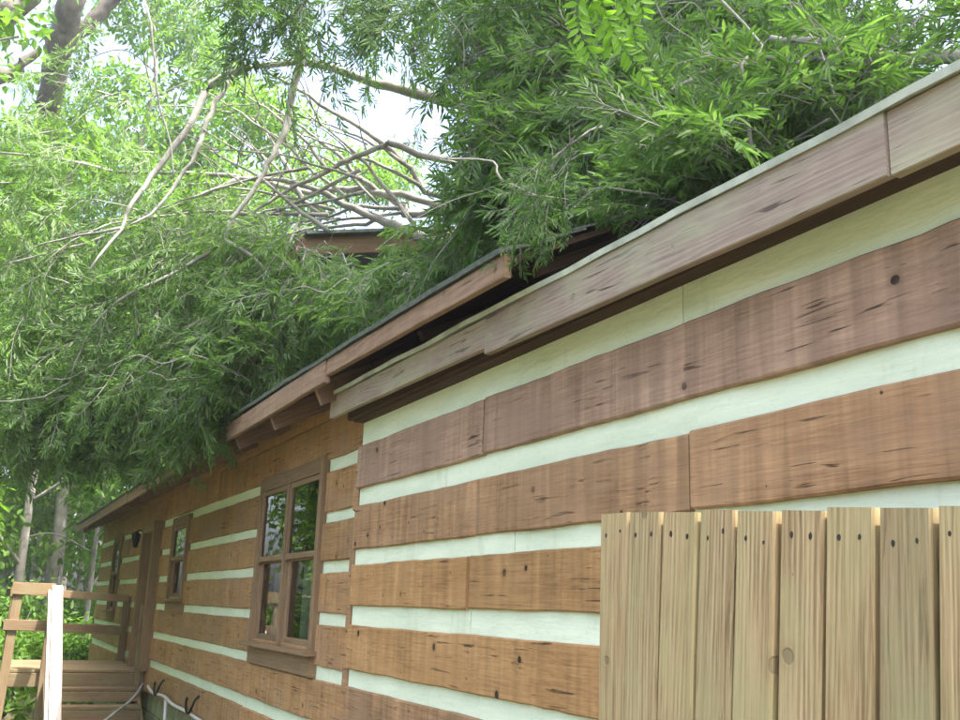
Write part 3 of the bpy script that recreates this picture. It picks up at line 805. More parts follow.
limb_px([(560, 130, 7.2), (478, 108, 7.8), (440, 100, 8.0), (400, 88, 8.1), (365, 80, 8.2), (310, 62, 8.4), (255, 66, 8.6)], .07, .032, [T2])
limb_px([(303, 46, 8.3), (297, 76, 8.3), (290, 105, 8.3), (285, 132, 8.2), (272, 155, 8.1), (258, 182, 8.0), (236, 214, 7.9), (224, 240, 7.8)], .042, .016)
limb_px([(392, 143, 8.0), (385, 146, 8.0), (355, 157, 8.1), (335, 167, 8.1), (310, 180, 8.2), (285, 192, 8.3), (260, 208, 8.3), (232, 232, 8.2), (210, 252, 8.1)], .034, .010, [(-6.0, 3.9, 5.0), at(445, 160, 7.9)])
limb_px([(445, 198, 8.1), (410, 168, 8.2), (385, 146, 8.2), (360, 128, 8.3), (330, 110, 8.4), (300, 90, 8.5), (266, 72, 8.6)], .032, .014, [T3])
limb_px([(440, 244, 8.1), (420, 237, 8.1), (395, 226, 8.2), (370, 215, 8.3), (345, 205, 8.4), (315, 189, 8.5), (280, 180, 8.7), (240, 178, 8.9)], .062, .018, [T4])
limb_px([(420, 214, 8.4), (405, 206, 8.5), (380, 192, 8.5), (355, 175, 8.6), (343, 160, 8.6), (322, 142, 8.7), (303, 128, 8.8), (270, 105, 9.0)], .040, .012, [T3])
limb_px([(440, 205, 8.3), (400, 195, 8.4), (360, 190, 8.6), (330, 190, 8.8), (300, 192, 9.0), (250, 178, 9.4), (170, 173, 9.8), (120, 172, 10), (85, 165, 10.1), (40, 156, 10.2), (-10, 152, 10.3)], .04, .012, [T4])
limb_px([(250, 66, 8.6), (212, 84, 8.7), (195, 115, 8.6), (175, 148, 8.5), (152, 175, 8.4), (132, 204, 8.3), (120, 228, 8.2), (90, 270, 8.1)], .044, .012)
limb_px([(232, 75, 8.6), (215, 104, 8.5), (205, 130, 8.4), (192, 160, 8.3), (170, 192, 8.2), (150, 215, 8.1), (130, 225, 8.0)], .030, .009)
limb_px([(146, 5, 8.5), (155, 60, 8.4), (160, 110, 8.3), (170, 142, 8.2), (174, 182, 8.1)], .014, .006)
limb_px([(225, 240, 7.8), (262, 265, 7.6), (268, 300, 7.4), (250, 340, 7.3), (235, 380, 7.2)], .018, .006)
limb_px([(300, 215, 7.9), (283, 262, 7.6), (272, 300, 7.3), (255, 330, 7.2)], .012, .004)
limb_px([(210, 252, 8.1), (170, 275, 8.2), (120, 300, 8.3), (90, 330, 8.4), (70, 380, 8.5)], .02, .006)
limb_px([(240, 178, 8.9), (180, 205, 9.0), (110, 235, 9.2), (40, 255, 9.5), (-10, 270, 9.8)], .026, .008)
limb_px([(120, 228, 8.2), (60, 240, 8.6), (10, 260, 9.0)], .014, .005)
limb_px([(510, 150, 6.6), (500, 190, 6.0), (508, 235, 5.4), (525, 262, 5.0)], .02, .006, [T2])
limb_px([(690, 130, 5.9), (640, 165, 5.3), (605, 200, 4.9), (590, 240, 4.7)], .03, .007, [T2, at(760, 90, 6.2)])
limb_px([(598, 215, 4.9), (604, 190, 4.8), (625, 172, 4.7), (652, 180, 4.6), (668, 205, 4.5)], .009, .003)
limb_px([(697, 75, 4.9), (694, 110, 4.8), (691, 145, 4.8), (700, 180, 4.7), (715, 200, 4.6)], .011, .004)
limb_px([(770, 140, 5.6), (720, 120, 5.3), (660, 100, 5.1), (600, 90, 5.0), (540, 110, 5.0)], .02, .006)
limb_px([(880, 60, 6.4), (860, 20, 6.6), (850, -10, 6.8)], .02, .01)
limb_px([(960, 8, 7.2), (920, 18, 7.2), (870, 22, 7.2), (820, 10, 7.2)], .02, .008)

gl = np.random.default_rng(77)
for k in range(18):     # slender limbs fanning out to the left from behind the roof
    sx, sy = gl.uniform(300, 430), gl.uniform(165, 240); ang = math.radians(gl.uniform(-28, 62)); L = gl.uniform(110, 240); t0 = gl.uniform(7.9, 8.8)
    ex, ey = sx - L * math.cos(ang), sy - L * math.sin(ang) * .8 + gl.uniform(0, 40)
    pts = [(sx + (ex - sx) * f + gl.normal(0, 2), sy + (ey - sy) * f + gl.normal(0, 2) - 7 * math.sin(f * 3.1), t0 + .7 * f) for f in (0, .25, .5, .75, 1)]
    limb_px(pts, gl.uniform(.014, .024), .005)
    for j in range(3):
        f = gl.uniform(.3, .95); bx, by = sx + (ex - sx) * f, sy + (ey - sy) * f
        a2 = ang + gl.normal(0, .8); l2 = gl.uniform(35, 95)
        limb_px([(bx, by, t0 + .7 * f), (bx - l2 * .5 * math.cos(a2) + gl.normal(0, 3), by - l2 * .5 * math.sin(a2), t0 + .7 * f - .05), (bx - l2 * math.cos(a2), by - l2 * math.sin(a2) + 8, t0 + .7 * f - .1)], .009, .003)
clumps = []   # px, py, distance, radius, number of sprays, tone
def cl(px, py, t, r, n, tone=0.2, sq=.75): clumps.append((px, py, t, r, n, tone, sq))
# the crown hanging over the eaves of the far part
for (px, py, t, r, n, tone) in [
    (20, 200, 10.5, .75, 34, .30), (75, 230, 9.8, .75, 44, .30), (15, 280, 10.2, .8, 52, .24), (80, 310, 9.4, .75, 56, .20), (20, 360, 9.8, .75, 56, .16),
    (70, 390, 9.2, .7, 56, .14), (20, 430, 9.6, .65, 52, .12), (70, 440, 9.2, .55, 50, .2), (30, 462, 9.6, .45, 36, .2), (110, 452, 9.0, .45, 40, .2), (140, 462, 8.8, .26, 16, .22), (5, 470, 9.6, .4, 22, .2), (80, 462, 9.1, .3, 16, .2),
    (130, 270, 9.0, .7, 44, .28), (140, 340, 8.7, .7, 60, .22), (130, 410, 8.6, .65, 60, .18), (165, 440, 8.3, .45, 40, .24), (188, 452, 8.0, .28, 16, .25),
    (190, 300, 8.3, .7, 54, .30), (200, 370, 8.0, .62, 62, .24), (215, 408, 7.6, .38, 40, .26), (232, 430, 7.3, .24, 20, .27), (205, 440, 7.7, .3, 20, .27),
    (250, 290, 7.9, .6, 46, .30), (255, 345, 7.5, .52, 50, .28), (250, 390, 7.2, .32, 26, .26), (300, 330, 7.1, .42, 40, .28), (290, 305, 7.5, .42, 30, .30), (225, 270, 8.2, .35, 16, .3), (330, 318, 6.9, .2, 10, .3),
    (350, 330, 6.8, .30, 24, .28), (355, 350, 6.4, .22, 14, .28), (395, 315, 6.3, .26, 20, .24), (425, 290, 6.0, .22, 14, .2),
    (452, 268, 5.8, .24, 18, .16), (45, 140, 11, .7, 16, .34), (120, 190, 9.8, .6, 18, .34), (200, 235, 8.8, .5, 20, .34), (60, 90, 11, .7, 12, .4), (110, 120, 10.8, .6, 9, .4)]:
    cl(px, py, t, r, int(n * .92), max(tone, .30))  # sunlit side of the crown painted in: leaf tones lifted
# cluster over the middle branches
for (px, py, t, r, n, tone) in [(235, 10, 7.6, .36, 24, .16), (240, 50, 7.4, .28, 24, .12), (228, 80, 7.4, .18, 10, .12), (285, 25, 7.6, .36, 26, .18), (330, 35, 7.7, .36, 24, .18), (320, 75, 7.6, .26, 12, .2), (260, 108, 7.3, .14, 5, .14), (360, 20, 7.7, .36, 20, .18), (405, 40, 7.5, .38, 22, .16),
                                (398, 68, 7.6, .2, 7, .16), (445, 15, 7.2, .4, 26, .16), (460, 45, 7.0, .30, 18, .14), (190, 40, 8.4, .36, 9, .3), (170, 85, 8.8, .32, 6, .32), (355, 60, 7.8, .3, 8, .2)]:
    cl(px, py, t, r * 1.05, int(n * .58), max(tone, .2))
# the mass on the roof of the near part
for (px, py, t, r, n, tone) in [(500, 30, 6.4, .45, 40, .14), (495, 100, 6.2, .42, 44, .10), (505, 160, 6.0, .28, 30, .08), (492, 205, 5.8, .24, 24, .10), (485, 245, 5.4, .24, 24, .08), (520, 200, 5.5, .38, 46, .06), (530, 140, 5.6, .4, 46, .06),
                                (545, 60, 5.8, .42, 40, .10), (560, 230, 4.9, .28, 30, .04), (575, 180, 5.0, .36, 44, .04), (590, 120, 5.2, .4, 46, .06), (600, 50, 5.6, .42, 40, .10), (600, 10, 5.8, .4, 26, .12), (620, 215, 4.6, .24, 26, .04), (640, 170, 4.7, .32, 40, .05),
                                (650, 110, 5.0, .38, 44, .05), (660, 50, 5.5, .42, 34, .10), (690, 190, 4.5, .24, 24, .04), (700, 150, 4.8, .32, 38, .05), (715, 95, 5.1, .38, 40, .06), (730, 40, 5.7, .42, 22, .12), (755, 150, 4.9, .26, 26, .04), (770, 105, 5.3, .38, 38, .04),
                                (780, 75, 5.8, .32, 20, .08), (800, 18, 6.2, .4, 13, .2), (820, 110, 5.6, .34, 34, .03), (845, 98, 5.9, .22, 14, .04), (870, 12, 6.6, .36, 9, .26), (880, 88, 6.0, .2, 9, .06), (940, 8, 6.9, .3, 4, .3), (700, 5, 6.0, .4, 16, .14), (530, 235, 3.9, .06, 4, .05), (556, 222, 4.1, .10, 8, .04), (585, 212, 4.2, .12, 9, .04), (610, 205, 4.1, .16, 14, .04), (645, 195, 4.2, .18, 16, .04), (690, 175, 4.2, .18, 16, .04), (735, 155, 4.3, .18, 16, .04), (775, 135, 4.5, .18, 14, .04), (420, 150, 8.2, .2, 1, .2), (450, 175, 8.0, .15, 2, .2), (445, 215, 7.6, .2, 4, .2), (640, 0, 6.0, .3, 14, .14),
                                (560, 100, 6.6, .5, 40, .04), (640, 140, 6.2, .5, 44, .03), (720, 120, 6.2, .5, 44, .03), (540, 250, 5.0, .2, 14, .04), (790, 125, 5.6, .4, 36, .02), (840, 110, 6.2, .4, 30, .02), (520, 170, 6.6, .5, 36, .03), (590, 190, 5.8, .45, 36, .02), (500, 125, 5.8, .3, 26, .1), (515, 172, 5.3, .28, 26, .08), (497, 212, 5.3, .24, 20, .1), (545, 190, 4.9, .25, 22, .06), (475, 60, 6.6, .3, 16, .2), (560, 120, 5.2, .3, 24, .08), (620, 90, 5.0, .3, 22, .08), (700, 60, 5.2, .3, 18, .1), (480, 240, 5.3, .2, 14, .1)]:
    cl(px, py, t, r, n, tone * .4)  # shaded side of the crown painted in: leaf tones lowered
pos, dirs, scl, ton = [], [], [], []
for (px, py, t, r, n, tone, sq) in clumps:
    c = at(px, py, t) + np.array([.05, .08, .2])
    u = norm(rng.normal(0, 1, (n, 3))); rad = r * rng.uniform(.05, 1, n)[:, None] ** .6
    p = c + u * rad * np.array([1, 1, sq])
    d = u * .75 + np.array([-.10, -.22, -.80]) + rng.normal(0, .35, (n, 3))
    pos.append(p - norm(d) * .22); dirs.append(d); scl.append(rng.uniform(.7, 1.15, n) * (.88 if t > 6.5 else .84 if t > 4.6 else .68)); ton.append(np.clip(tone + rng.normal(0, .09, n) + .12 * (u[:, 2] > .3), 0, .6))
pos = np.vstack(pos); dirs = np.vstack(dirs); scl = np.concatenate(scl); ton = np.concatenate(ton)
rz = roof_z(pos) + .10
tipz = pos[:, 2] + norm(dirs)[:, 2] * .5 * scl
low = pos[:, 2] < rz
pos[low, 2] = rz[low] + rng.uniform(0, .25, low.sum())
flat = (tipz < rz) & (rz > 0)
dirs[flat, 2] = np.abs(dirs[flat, 2]) * .25
# sprays lying on the lower roof just inside its eave, in front of the end of the upper roof
n = 170
ey = rng.uniform(1.80, 2.75, n); ex = rng.uniform(-2.95, -2.1, n); okk = ey > 1.72 + (-2.2 - ex) * .5
ey, ex = ey[okk], ex[okk]; n = len(ex)
pos = np.vstack([pos, np.stack([ex, ey + .12, 2.87 + (ey + .12 - 1.70) * PITCH + rng.uniform(.07, .26, n)], 1)])
dirs = np.vstack([dirs, np.stack([rng.normal(.1, .5, n), rng.normal(-.5, .4, n), rng.uniform(-.05, .45, n)], 1)])
scl = np.concatenate([scl, rng.uniform(.5, .8, n)]); ton = np.concatenate([ton, rng.uniform(.02, .2, n)])
n = 90
ey = rng.uniform(1.92, 2.8, n)
pos = np.vstack([pos, np.stack([rng.uniform(-2.98, -2.6, n), ey, 2.87 + (ey - 1.70) * PITCH + rng.uniform(.06, .20, n)], 1)])
dirs = np.vstack([dirs, np.stack([rng.normal(.35, .5, n), rng.normal(-.3, .4, n), rng.uniform(-.1, .25, n)], 1)])
scl = np.concatenate([scl, rng.uniform(.4, .62, n)]); ton = np.concatenate([ton, rng.uniform(.02, .2, n)])
n = 16      # a few sprays drooping over the broken end of the upper roof
pos = np.vstack([pos, np.stack([rng.uniform(-3.02, -2.72, n), rng.uniform(1.52, 1.72, n), rng.uniform(3.08, 3.22, n)], 1)])
dirs = np.vstack([dirs, np.stack([rng.normal(.1, .35, n), rng.normal(-.25, .2, n), rng.uniform(-1.0, -.4, n)], 1)])
scl = np.concatenate([scl, rng.uniform(.32, .5, n)]); ton = np.concatenate([ton, rng.uniform(.0, .12, n)])
LV, LQ, LT, TV, TQ = place_sprays(pos, dirs, scl, ton)
# nothing pokes through the eaves or into the rooms: drop leaves that fall inside the house
cen = LV.reshape(-1, 6, 3).mean(1)
bad = (cen[:, 1] > 1.70) & (cen[:, 2] < roof_z(cen) + .012)
keep = ~bad
LQ = LQ.reshape(-1, 2, 4)[keep].reshape(-1, 4); LT = LT.reshape(-1, 2)[keep].ravel()
base = np.array(WM[tree].translation)
tag(link(bpy.data.objects.new('foliage', quad_mesh('foliage', LV - base, LQ, [M_LEAF], LT)), tree, Matrix.Translation(base)), kind='stuff')
# long bare twigs trailing through the crown
anchors = pos[rng.integers(0, len(pos), 330)]
ws, qs, off = [TV], [TQ], len(TV)
for a in anchors:
    n = 6; L = rng.uniform(.35, 1.05); d = norm(np.array([rng.normal(-.3, .5), rng.normal(-.2, .5), rng.normal(-.1, .6)])); sag = rng.uniform(-.1, .5)
    tt = np.linspace(0, 1, n)[:, None]
    P = a + d * L * tt - np.array([0, 0, sag]) * tt ** 2 * L + rng.normal(0, .035, (n, 3))
    if P[:, 2].min() < 3.0: continue
    if (P[:, 2] < roof_z(P) + .03).any() and P[:, 1].max() > 1.4: continue
    r0 = rng.uniform(.004, .010)
    v, q = tube_arrays(smooth_path(P, 3), np.linspace(r0, .0018, (n - 1) * 3 + 1), 4); ws.append(v); qs.append(q + off); off += len(v)
tag(link(bpy.data.objects.new('twigs', quad_mesh('twigs', np.vstack(ws) - base, np.vstack(qs), [M_TWIG], smooth=True)), tree, Matrix.Translation(base)), kind='stuff')

# ------------------------------------------------------------------ standing trees
def crown_arrays(g, centers, radii, counts, L, W, squash=.8):
    V, Q, T, off = [], [], [], 0
    for c, r, n in zip(centers, radii, counts):
        u = norm(g.normal(0, 1, (n, 3))); rad = r * g.uniform(.1, 1, n)[:, None] ** .5
        p = c + u * rad * np.array([1, 1, squash]) + g.normal(0, .08 * r, (n, 3))
        d = u * .6 + g.normal(0, .6, (n, 3)) + np.array([0, 0, -.35])
        nr = norm(np.array([0, 0, 1.0]) + g.normal(0, .6, (n, 3)))
        v, q = leaf_quads(p, d, nr, L * g.uniform(.6, 1.3, n), W * g.uniform(.7, 1.2, n), .15, .12)
        V.append(v); Q.append(q + off); off += len(v)
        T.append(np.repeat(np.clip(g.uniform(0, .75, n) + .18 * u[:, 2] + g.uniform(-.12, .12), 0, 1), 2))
    return np.vstack(V), np.vstack(Q), np.concatenate(T)
def tree_meshes(seed, H, r0, crown_lo, spread, n_limbs, leaves, L, W, bark, leafm, lean=.4, puff=1.0):
    g = np.random.default_rng(seed)
    tp = [np.array([0, 0, -.3])]
    for k in range(1, 8): tp.append(np.array([lean * g.normal(0, .35) * k / 7 + lean * (k / 7) ** 2, lean * g.normal(0, .35) * k / 7, H * k / 7 * .93]))
    path = smooth_path(np.c_[np.array(tp), np.linspace(r0, r0 * .12, 8) * np.r_[1.25, np.ones(7)]], 4)
    WV, WQ = tube_arrays(path[:, :3], path[:, 3], 9); WV, WQ = [WV], [WQ]; off = len(WV[0])
    cs, rs = [], []
    for k in range(n_limbs):
        f = crown_lo + (1 - crown_lo) * (k + g.uniform(0, .7)) / n_limbs; f = min(f, .97)
        i = f * (len(path) - 1); p = path[int(i), :3]
        a = k * 2.4 + g.uniform(-.5, .5); Ls = spread * (1.05 - .65 * abs(f - .55)) * g.uniform(.65, 1.1)
        dr = np.array([math.cos(a), math.sin(a), g.uniform(.1, .6)])
        e = p + dr * Ls; mid = p + dr * Ls * .5 + np.array([0, 0, .08 * Ls]) + g.normal(0, .08 * Ls, 3)
        lp = smooth_path(np.array([p, mid, e]), 4)
        v, q = tube_arrays(lp, np.linspace(path[int(i), 3] * .5, .012, len(lp)), 5); WV.append(v); WQ.append(q + off); off += len(v)
        for u in (.45, .75, 1.0):
            cs.append(p + (e - p) * u + g.normal(0, .18 * Ls, 3)); rs.append(Ls * g.uniform(.22, .42) * puff)
    cs.append(path[-1, :3]); rs.append(spread * .35)
    vol = np.array(rs) ** 2; cnt = np.maximum(20, (leaves * vol / vol.sum()).astype(int))
    V, Q, T = crown_arrays(g, cs, rs, cnt, L, W)
    return quad_mesh('trunk', np.vstack(WV), np.vstack(WQ), [bark], smooth=True), quad_mesh('crown', V, Q, [leafm], T)
def place_tree(name, meshes, x, y, z, rot, s, label, group, cat='tree'):
    M = Matrix.Translation((x, y, z)) @ Matrix.Rotation(rot, 4, 'Z') @ Matrix.Scale(s, 4)
    t = tag(empty(name, M=M), label, cat, group)
    for nm, me in zip(('trunk', 'crown'), meshes): link(bpy.data.objects.new(nm, me), t, M)
    return t
forest = [tree_meshes(100 + k, (15, 17, 14, 16, 13)[k], (.19, .23, .16, .21, .15)[k], (.2, .25, .16, .3, .14)[k], (3.2, 3.6, 3.0, 3.4, 2.8)[k], 15, 5200, .24, .12, M_BARKM, M_LEAFB) for k in range(5)]
spots = []
g = np.random.default_rng(5)
# seen between the house end and the left edge, with the trunks of the photograph
slim = [tree_meshes(150 + k, (11, 13, 12)[k], (.085, .11, .07)[k], .2, 2.2, 14, 3000, .2, .1, M_BARKM, M_LEAFB) for k in range(3)]
named = [(16, 24.5, 1, 'grey trunk tree at the left edge of the picture behind the deck'), (48, 27, 0, 'slim forest tree seen just left of the deck handrail'), (75, 31, 3, 'forest tree rising behind the deck back railing'), (90, 25, 2, 'forest tree nearest the far end of the cabin'), (32, 34, 4, 'forest tree in the second row left of the deck')]
for (px, t, k, lab) in named:
    p = at(px, 590, t)
    place_tree('forest_tree', slim[k % 3], p[0], p[1], gz(p[0]), g.uniform(0, 6), g.uniform(.95, 1.1), lab, 'forest trees beyond the cabin')
i = 0
# more woodland farther back and to the left of the deck, where the windows mirror it
for (a0, a1, t0, t1, n, lab, grp) in [(-3, 5, 38, 62, 7, 'tall sunlit tree in the woodland far behind the deck', 'woodland behind the deck'), (-32, -5, 19, 34, 9, 'leafy woodland tree mirrored in the cabin windows', 'woodland mirrored in the windows'), (4, 15, 26, 40, 5, 'bright green tree behind the cabin roof seen through the fallen crown', 'trees behind the cabin')]:
    for j in range(n):
        a = math.radians(a0 + (a1 - a0) * (j + g.uniform(.1, .9)) / n); t = g.uniform(t0, t1)
        x, y = -math.cos(a) * t, math.sin(a) * t
        place_tree('forest_tree', forest[(i * 2 + j) % 5], x, y, gz(x), g.uniform(0, 6), g.uniform(.85, 1.2), lab, grp); i += 1
# the bright crown just behind the cabin, and the big dark trunk at top left
brt = tree_meshes(301, 13.5, .2, .3, 3.2, 18, 34000, .15, .065, M_BARKM, M_LEAFB)
p = at(262, 560, 22.5); place_tree('sunlit_tree', brt, p[0], p[1], 0, 1.0, 1.0, 'yellow green sunlit tree right behind the cabin, left of the open sky', None)
big = tree_meshes(302, 19, .17, .42, 4.6, 18, 22000, .2, .09, M_BARKM, M_LEAFB, .8, .8)
p = at(56, 560, 25.5); bt = place_tree('big_tree', big, p[0], p[1], 0, 2.0, 1.0, 'big dark trunked tree at top left beyond the cabin', None)
side = tree_meshes(303, 14, .3, .3, 4.0, 14, 20000, .11, .045, M_BARKD, M_LEAFB, .3, .75)
et = place_tree('edge_tree', side, -16.5, -4.2, 0, .4, 1.0, 'dark limbed tree reaching in at the upper left corner', None)

bz = np.array([p[0], p[1], 6.0])
tube_obj('limb', [bz, at(52, 210, 25.6), at(48, 120, 25), at(58, 60, 24.5), at(70, 10, 24), at(80, -40, 24)], [.2, .25, .27, .28, .27, .24], M_BARKD, bt, 9, 4, .03)
tube_obj('limb', [at(60, 50, 24.5), at(95, 18, 24.5), at(120, -10, 24.5), at(150, -50, 24.5)], [.18, .16, .14, .1], M_BARKD, bt, 7, 4, .03)
tube_obj('limb', [np.array([-16.5, -4.2, 5.5]), at(-90, 120, 17), at(-30, 84, 17), at(10, 74, 17), at(40, 50, 17)], [.2, .2, .17, .11, .05], M_BARKD, et, 7, 4, .02)
tube_obj('limb', [at(-90, 120, 17), at(-40, 45, 16.5), at(0, 18, 16), at(25, 2, 16), at(60, -30, 16)], [.2, .19, .17, .13, .08], M_BARKD, et, 7, 4, .02)
under = [tree_meshes(330 + k, 7.5, .07, .06, 2.5, 20, 20000, .15, .075, M_BARKM, M_LEAFB) for k in range(2)]
for k, (a, t, lab) in enumerate([(-8.5, 14.5, 'low leafy sapling left of the deck, mirrored in the far small window'), (-11.5, 16, 'low leafy sapling mirrored in the double window, farther one'), (-14.5, 12.5, 'low leafy sapling mirrored in the double window, nearer one'), (-18, 13, 'low leafy sapling mirrored at the right edge of the double window'), (-22, 11.5, 'low leafy sapling at the edge of the yard left of the viewer')]):
    a = math.radians(a); place_tree('sapling', under[k % 2], -math.cos(a) * t, math.sin(a) * t, 0, k * 1.3, 1.0 + .12 * (k % 3), lab, 'saplings left of the deck', 'sapling')
# ------------------------------------------------------------------ undergrowth
def bush_mesh(seed, r, n, L, W):
    gg = np.random.default_rng(seed); cs, rs = [], []
    for k in range(9):
        a = gg.uniform(0, 6.28); d = r * gg.uniform(0, .8); cs.append(np.array([d * math.cos(a), d * math.sin(a), gg.uniform(.25, .9) * r])); rs.append(r * gg.uniform(.3, .5))
    V, Q, T = crown_arrays(gg, cs, rs, [n // 9] * 9, L, W)
    V[:, 2] = np.maximum(V[:, 2], .02)
    st_v, st_q, o = [], [], 0
    for c in cs:
        v, q = tube_arrays(smooth_path(np.array([[0, 0, -.05], c * .5 + [0, 0, .1], c]), 3), np.linspace(.02, .006, 7), 4); st_v.append(v); st_q.append(q + o); o += len(v)
    return quad_mesh('stems', np.vstack(st_v), np.vstack(st_q), [M_BARKM], smooth=True), quad_mesh('leaves', V, Q, [M_GRASS], T)
bushes = [bush_mesh(400 + k, (1.2, 1.5, 1.0)[k], 2600, .14, .06) for k in range(3)]
k = 0
for (a0, a1, t0, t1, n) in [(-1.5, 6.5, 21, 30, 22), (-1, 4, 16.5, 20, 4), (-24, -4, 14, 26, 6)]:
    for j in range(n):
        a = math.radians(a0 + (a1 - a0) * (j + g.uniform(0, 1)) / n); t = g.uniform(t0, t1)
        x, y = -math.cos(a) * t, math.sin(a) * t
        if x > -20.3 and y > -.2: y = -.6 - g.uniform(0, 1.0)
        M = Matrix.Translation((x, y, gz(x))) @ Matrix.Rotation(g.uniform(0, 6), 4, 'Z') @ Matrix.Scale(g.uniform(.7, 1.2), 4)
        b = tag(empty('shrub', M=M), 'leafy green shrub growing on the forest floor beyond the deck', 'shrub', 'shrubs on the forest floor')
        for nm, me in zip(('stems', 'leaves'), bushes[k % 3]): link(bpy.data.objects.new(nm, me), b, M)
        k += 1
# ground cover
n = 26000
gx = -np.abs(g.uniform(8, 48, n)); gy = g.uniform(-14, 9, n)
ok = ~((gx > -19.6) & (gy > 1.7)) & ~((gx > -15) & (gx < -11) & (gy > .3))
gx, gy = gx[ok], gy[ok]; n = len(gx)
P = np.stack([gx, gy, np.array([gz(x) for x in gx]) + g.uniform(0, .18, n)], 1)
V, Q = leaf_quads(P, np.stack([g.normal(0, .8, n), g.normal(0, .8, n), g.uniform(.1, 1.1, n)], 1), norm(np.array([0, 0, 1.0]) + g.normal(0, .5, (n, 3))), g.uniform(.1, .3, n), g.uniform(.05, .11, n))
tag(link(bpy.data.objects.new('ground_cover', quad_mesh('ground_cover', V, Q, [M_GRASS], np.repeat(g.uniform(0, 1, n), 2)))), 'low green leaves covering the forest floor', 'ground cover', kind='stuff')

# ------------------------------------------------------------------ the fresh green branch hanging in from above
OX, OY = 1.7, 9.4
ov = tag(empty('branch_with_shade_crown', (OX, OY, 0)), 'bright yellow green compound leaf branch hanging in at the top of the picture, under an unseen crown added for shade', 'tree')
tube_obj('trunk', [(OX, OY, -.2), (OX - .1, OY - .2, 3), (OX - .4, OY - .7, 6), (OX - .8, OY - 1.6, 9), (OX - 1.2, OY - 2.4, 12.5)], [.24, .2, .17, .12, .04], M_BARKM, ov, 9, 4)
go = np.random.default_rng(909); cs, rs = [], []  # unseen crown added overhead to shade the foliage on the near roof
for k in range(16):
    a = k * 2.4; hh = 7.6 + .3 * k; b0 = np.array([OX - .5 - .05 * k, OY - 1.0 - .12 * k, 6.4 + .32 * k]); e = np.array([-1.5 + (3.1 if k % 2 else 1.7) * math.cos(a), 5.0 + (2.6 if k % 2 else 1.4) * math.sin(a), hh + 1.2])
    tube_obj('limb', [b0, (b0 + e) / 2 + np.array([0, 0, .3]), e], [.06, .04, .012], M_BARKM, ov, 5, 3)
    cs += [e, b0 * .35 + e * .65]; rs += [1.15, .95]
V, Q, T = crown_arrays(go, cs, rs, [1300] * len(cs), .13, .06)
ob_ = np.array([OX, OY, 0])
tag(link(bpy.data.objects.new('crown', quad_mesh('crown', V - ob_, Q, [M_LEAFB], T)), ov, Matrix.Translation(ob_)), kind='stuff')
s0 = at(600, -60, 3.5)
stem = [np.array([OX - .45, OY - .8, 6.3]), np.array([.3, 6.0, 7.3]), np.array([-1.4, 3.2, 6.6]), np.array([-2.1, 1.9, 5.2]), s0, at(598, -5, 3.5)]
tube_obj('limb', stem, [.05, .035, .022, .012, .007, .005], M_BARKM, ov, 6, 4)
LM = None
def leaflet_mesh():
    V, Q = leaf_quads(np.zeros((1, 3)), np.array([[1.0, 0, 0]]), np.array([[0, 0, 1.0]]), np.array([.052]), np.array([.021]), .12, .1)
    return quad_mesh('leaflet', V, Q, [M_LEAFY], np.array([.5, .6]))
LM = leaflet_mesh()
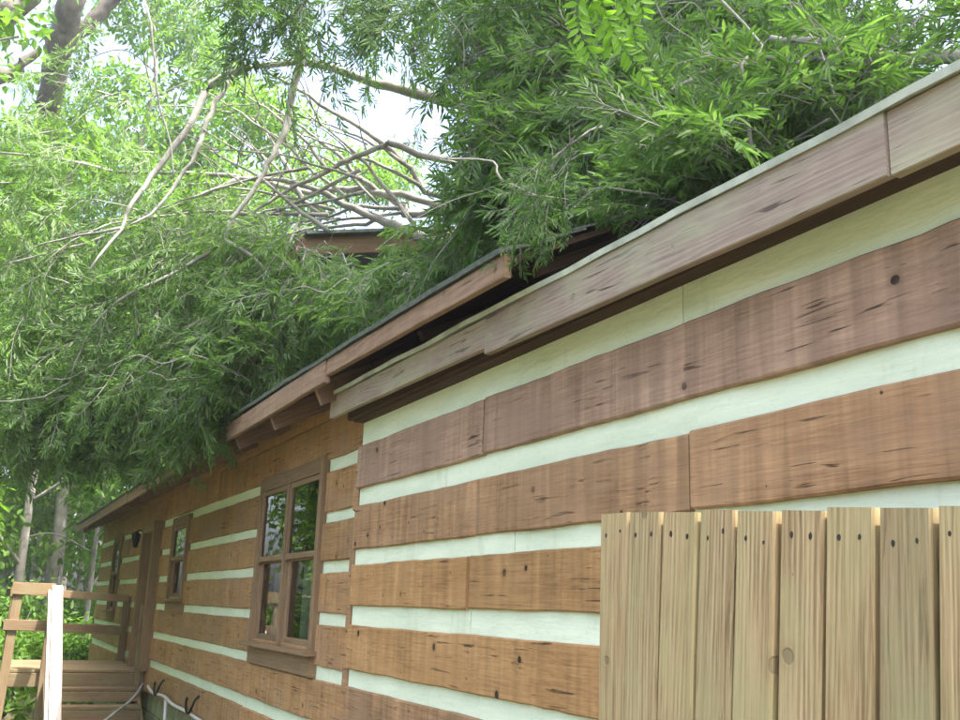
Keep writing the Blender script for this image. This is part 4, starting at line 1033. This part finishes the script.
for (pts) in ([(590, -25, 3.5), (578, 5, 3.45), (580, 30, 3.42), (590, 52, 3.4)], [(598, -15, 3.5), (606, 15, 3.45), (622, 45, 3.42), (640, 70, 3.40), (655, 92, 3.38), (662, 106, 3.37)],
              [(605, -20, 3.52), (622, 5, 3.5), (632, 25, 3.48), (636, 42, 3.46)], [(585, -30, 3.5), (592, 0, 3.5), (602, 22, 3.48), (612, 46, 3.46)], [(600, -30, 3.52), (628, -12, 3.52), (640, 2, 3.5), (643, 14, 3.5)]):
    P = smooth_path(np.array(PX(*pts)), 5)
    tube_obj('leaf_stalk', P[::5] if len(P[::5]) > 1 else P, [.0016] * len(P[::5]), M_LEAFY, ov, 4, 3)
    seglen = np.r_[0, np.cumsum(np.linalg.norm(np.diff(P, axis=0), axis=1))]
    m = int(seglen[-1] / .0195)
    for j in range(1, m + 1):
        s = seglen[-1] * j / m; i = min(np.searchsorted(seglen, s) - 1, len(P) - 2); i = max(i, 0)
        q = P[i] + (P[i + 1] - P[i]) * (s - seglen[i]) / (seglen[i + 1] - seglen[i] + 1e-9)
        ax = norm(P[i + 1] - P[i]); sidev = norm(np.cross(ax, -_f + rng.normal(0, .35, 3)))
        for sg in (-1, 1):
            d = Vector(ax * .55 + sidev * sg * .8 + rng.normal(0, .18, 3)).normalized()
            z = Vector(-_f + rng.normal(0, .5, 3)); z = (z - d * z.dot(d)).normalized(); yv = z.cross(d); sc_ = random.uniform(.7, 1.15)
            M = Matrix(((d.x * sc_, yv.x * sc_, z.x * sc_, q[0]), (d.y * sc_, yv.y * sc_, z.y * sc_, q[1]), (d.z * sc_, yv.z * sc_, z.z * sc_, q[2]), (0, 0, 0, 1)))
            link(bpy.data.objects.new('leaflet', LM), ov, M)

# ------------------------------------------------------------------ thin scattering volume added to imitate a pale lens veil
HX0, HX1, HY0, HY1, HZ0, HZ1 = -80.0, 20.0, -60.0, 60.0, -5.0, 26.0
hz = NT('lens veil volume')
hz.t.nodes.remove(hz.b)
pv = hz.n('ShaderNodeVolumePrincipled'); pv.inputs['Color'].default_value = (.93, .96, 1.0, 1); pv.inputs['Density'].default_value = .0019; pv.inputs['Anisotropy'].default_value = .55
hz.l(pv.outputs[0], hz.out.inputs['Volume'])
hv = [(x, y, z) for x in (HX0, HX1) for y in (HY0, HY1) for z in (HZ0, HZ1)]
tag(mesh_obj('lens_veil', hv, [(0, 1, 3, 2), (4, 6, 7, 5), (0, 4, 5, 1), (2, 3, 7, 6), (0, 2, 6, 4), (1, 5, 7, 3)], hz.m), 'thin scattering volume added to imitate a pale lens veil', 'lens_veil', kind='stuff')
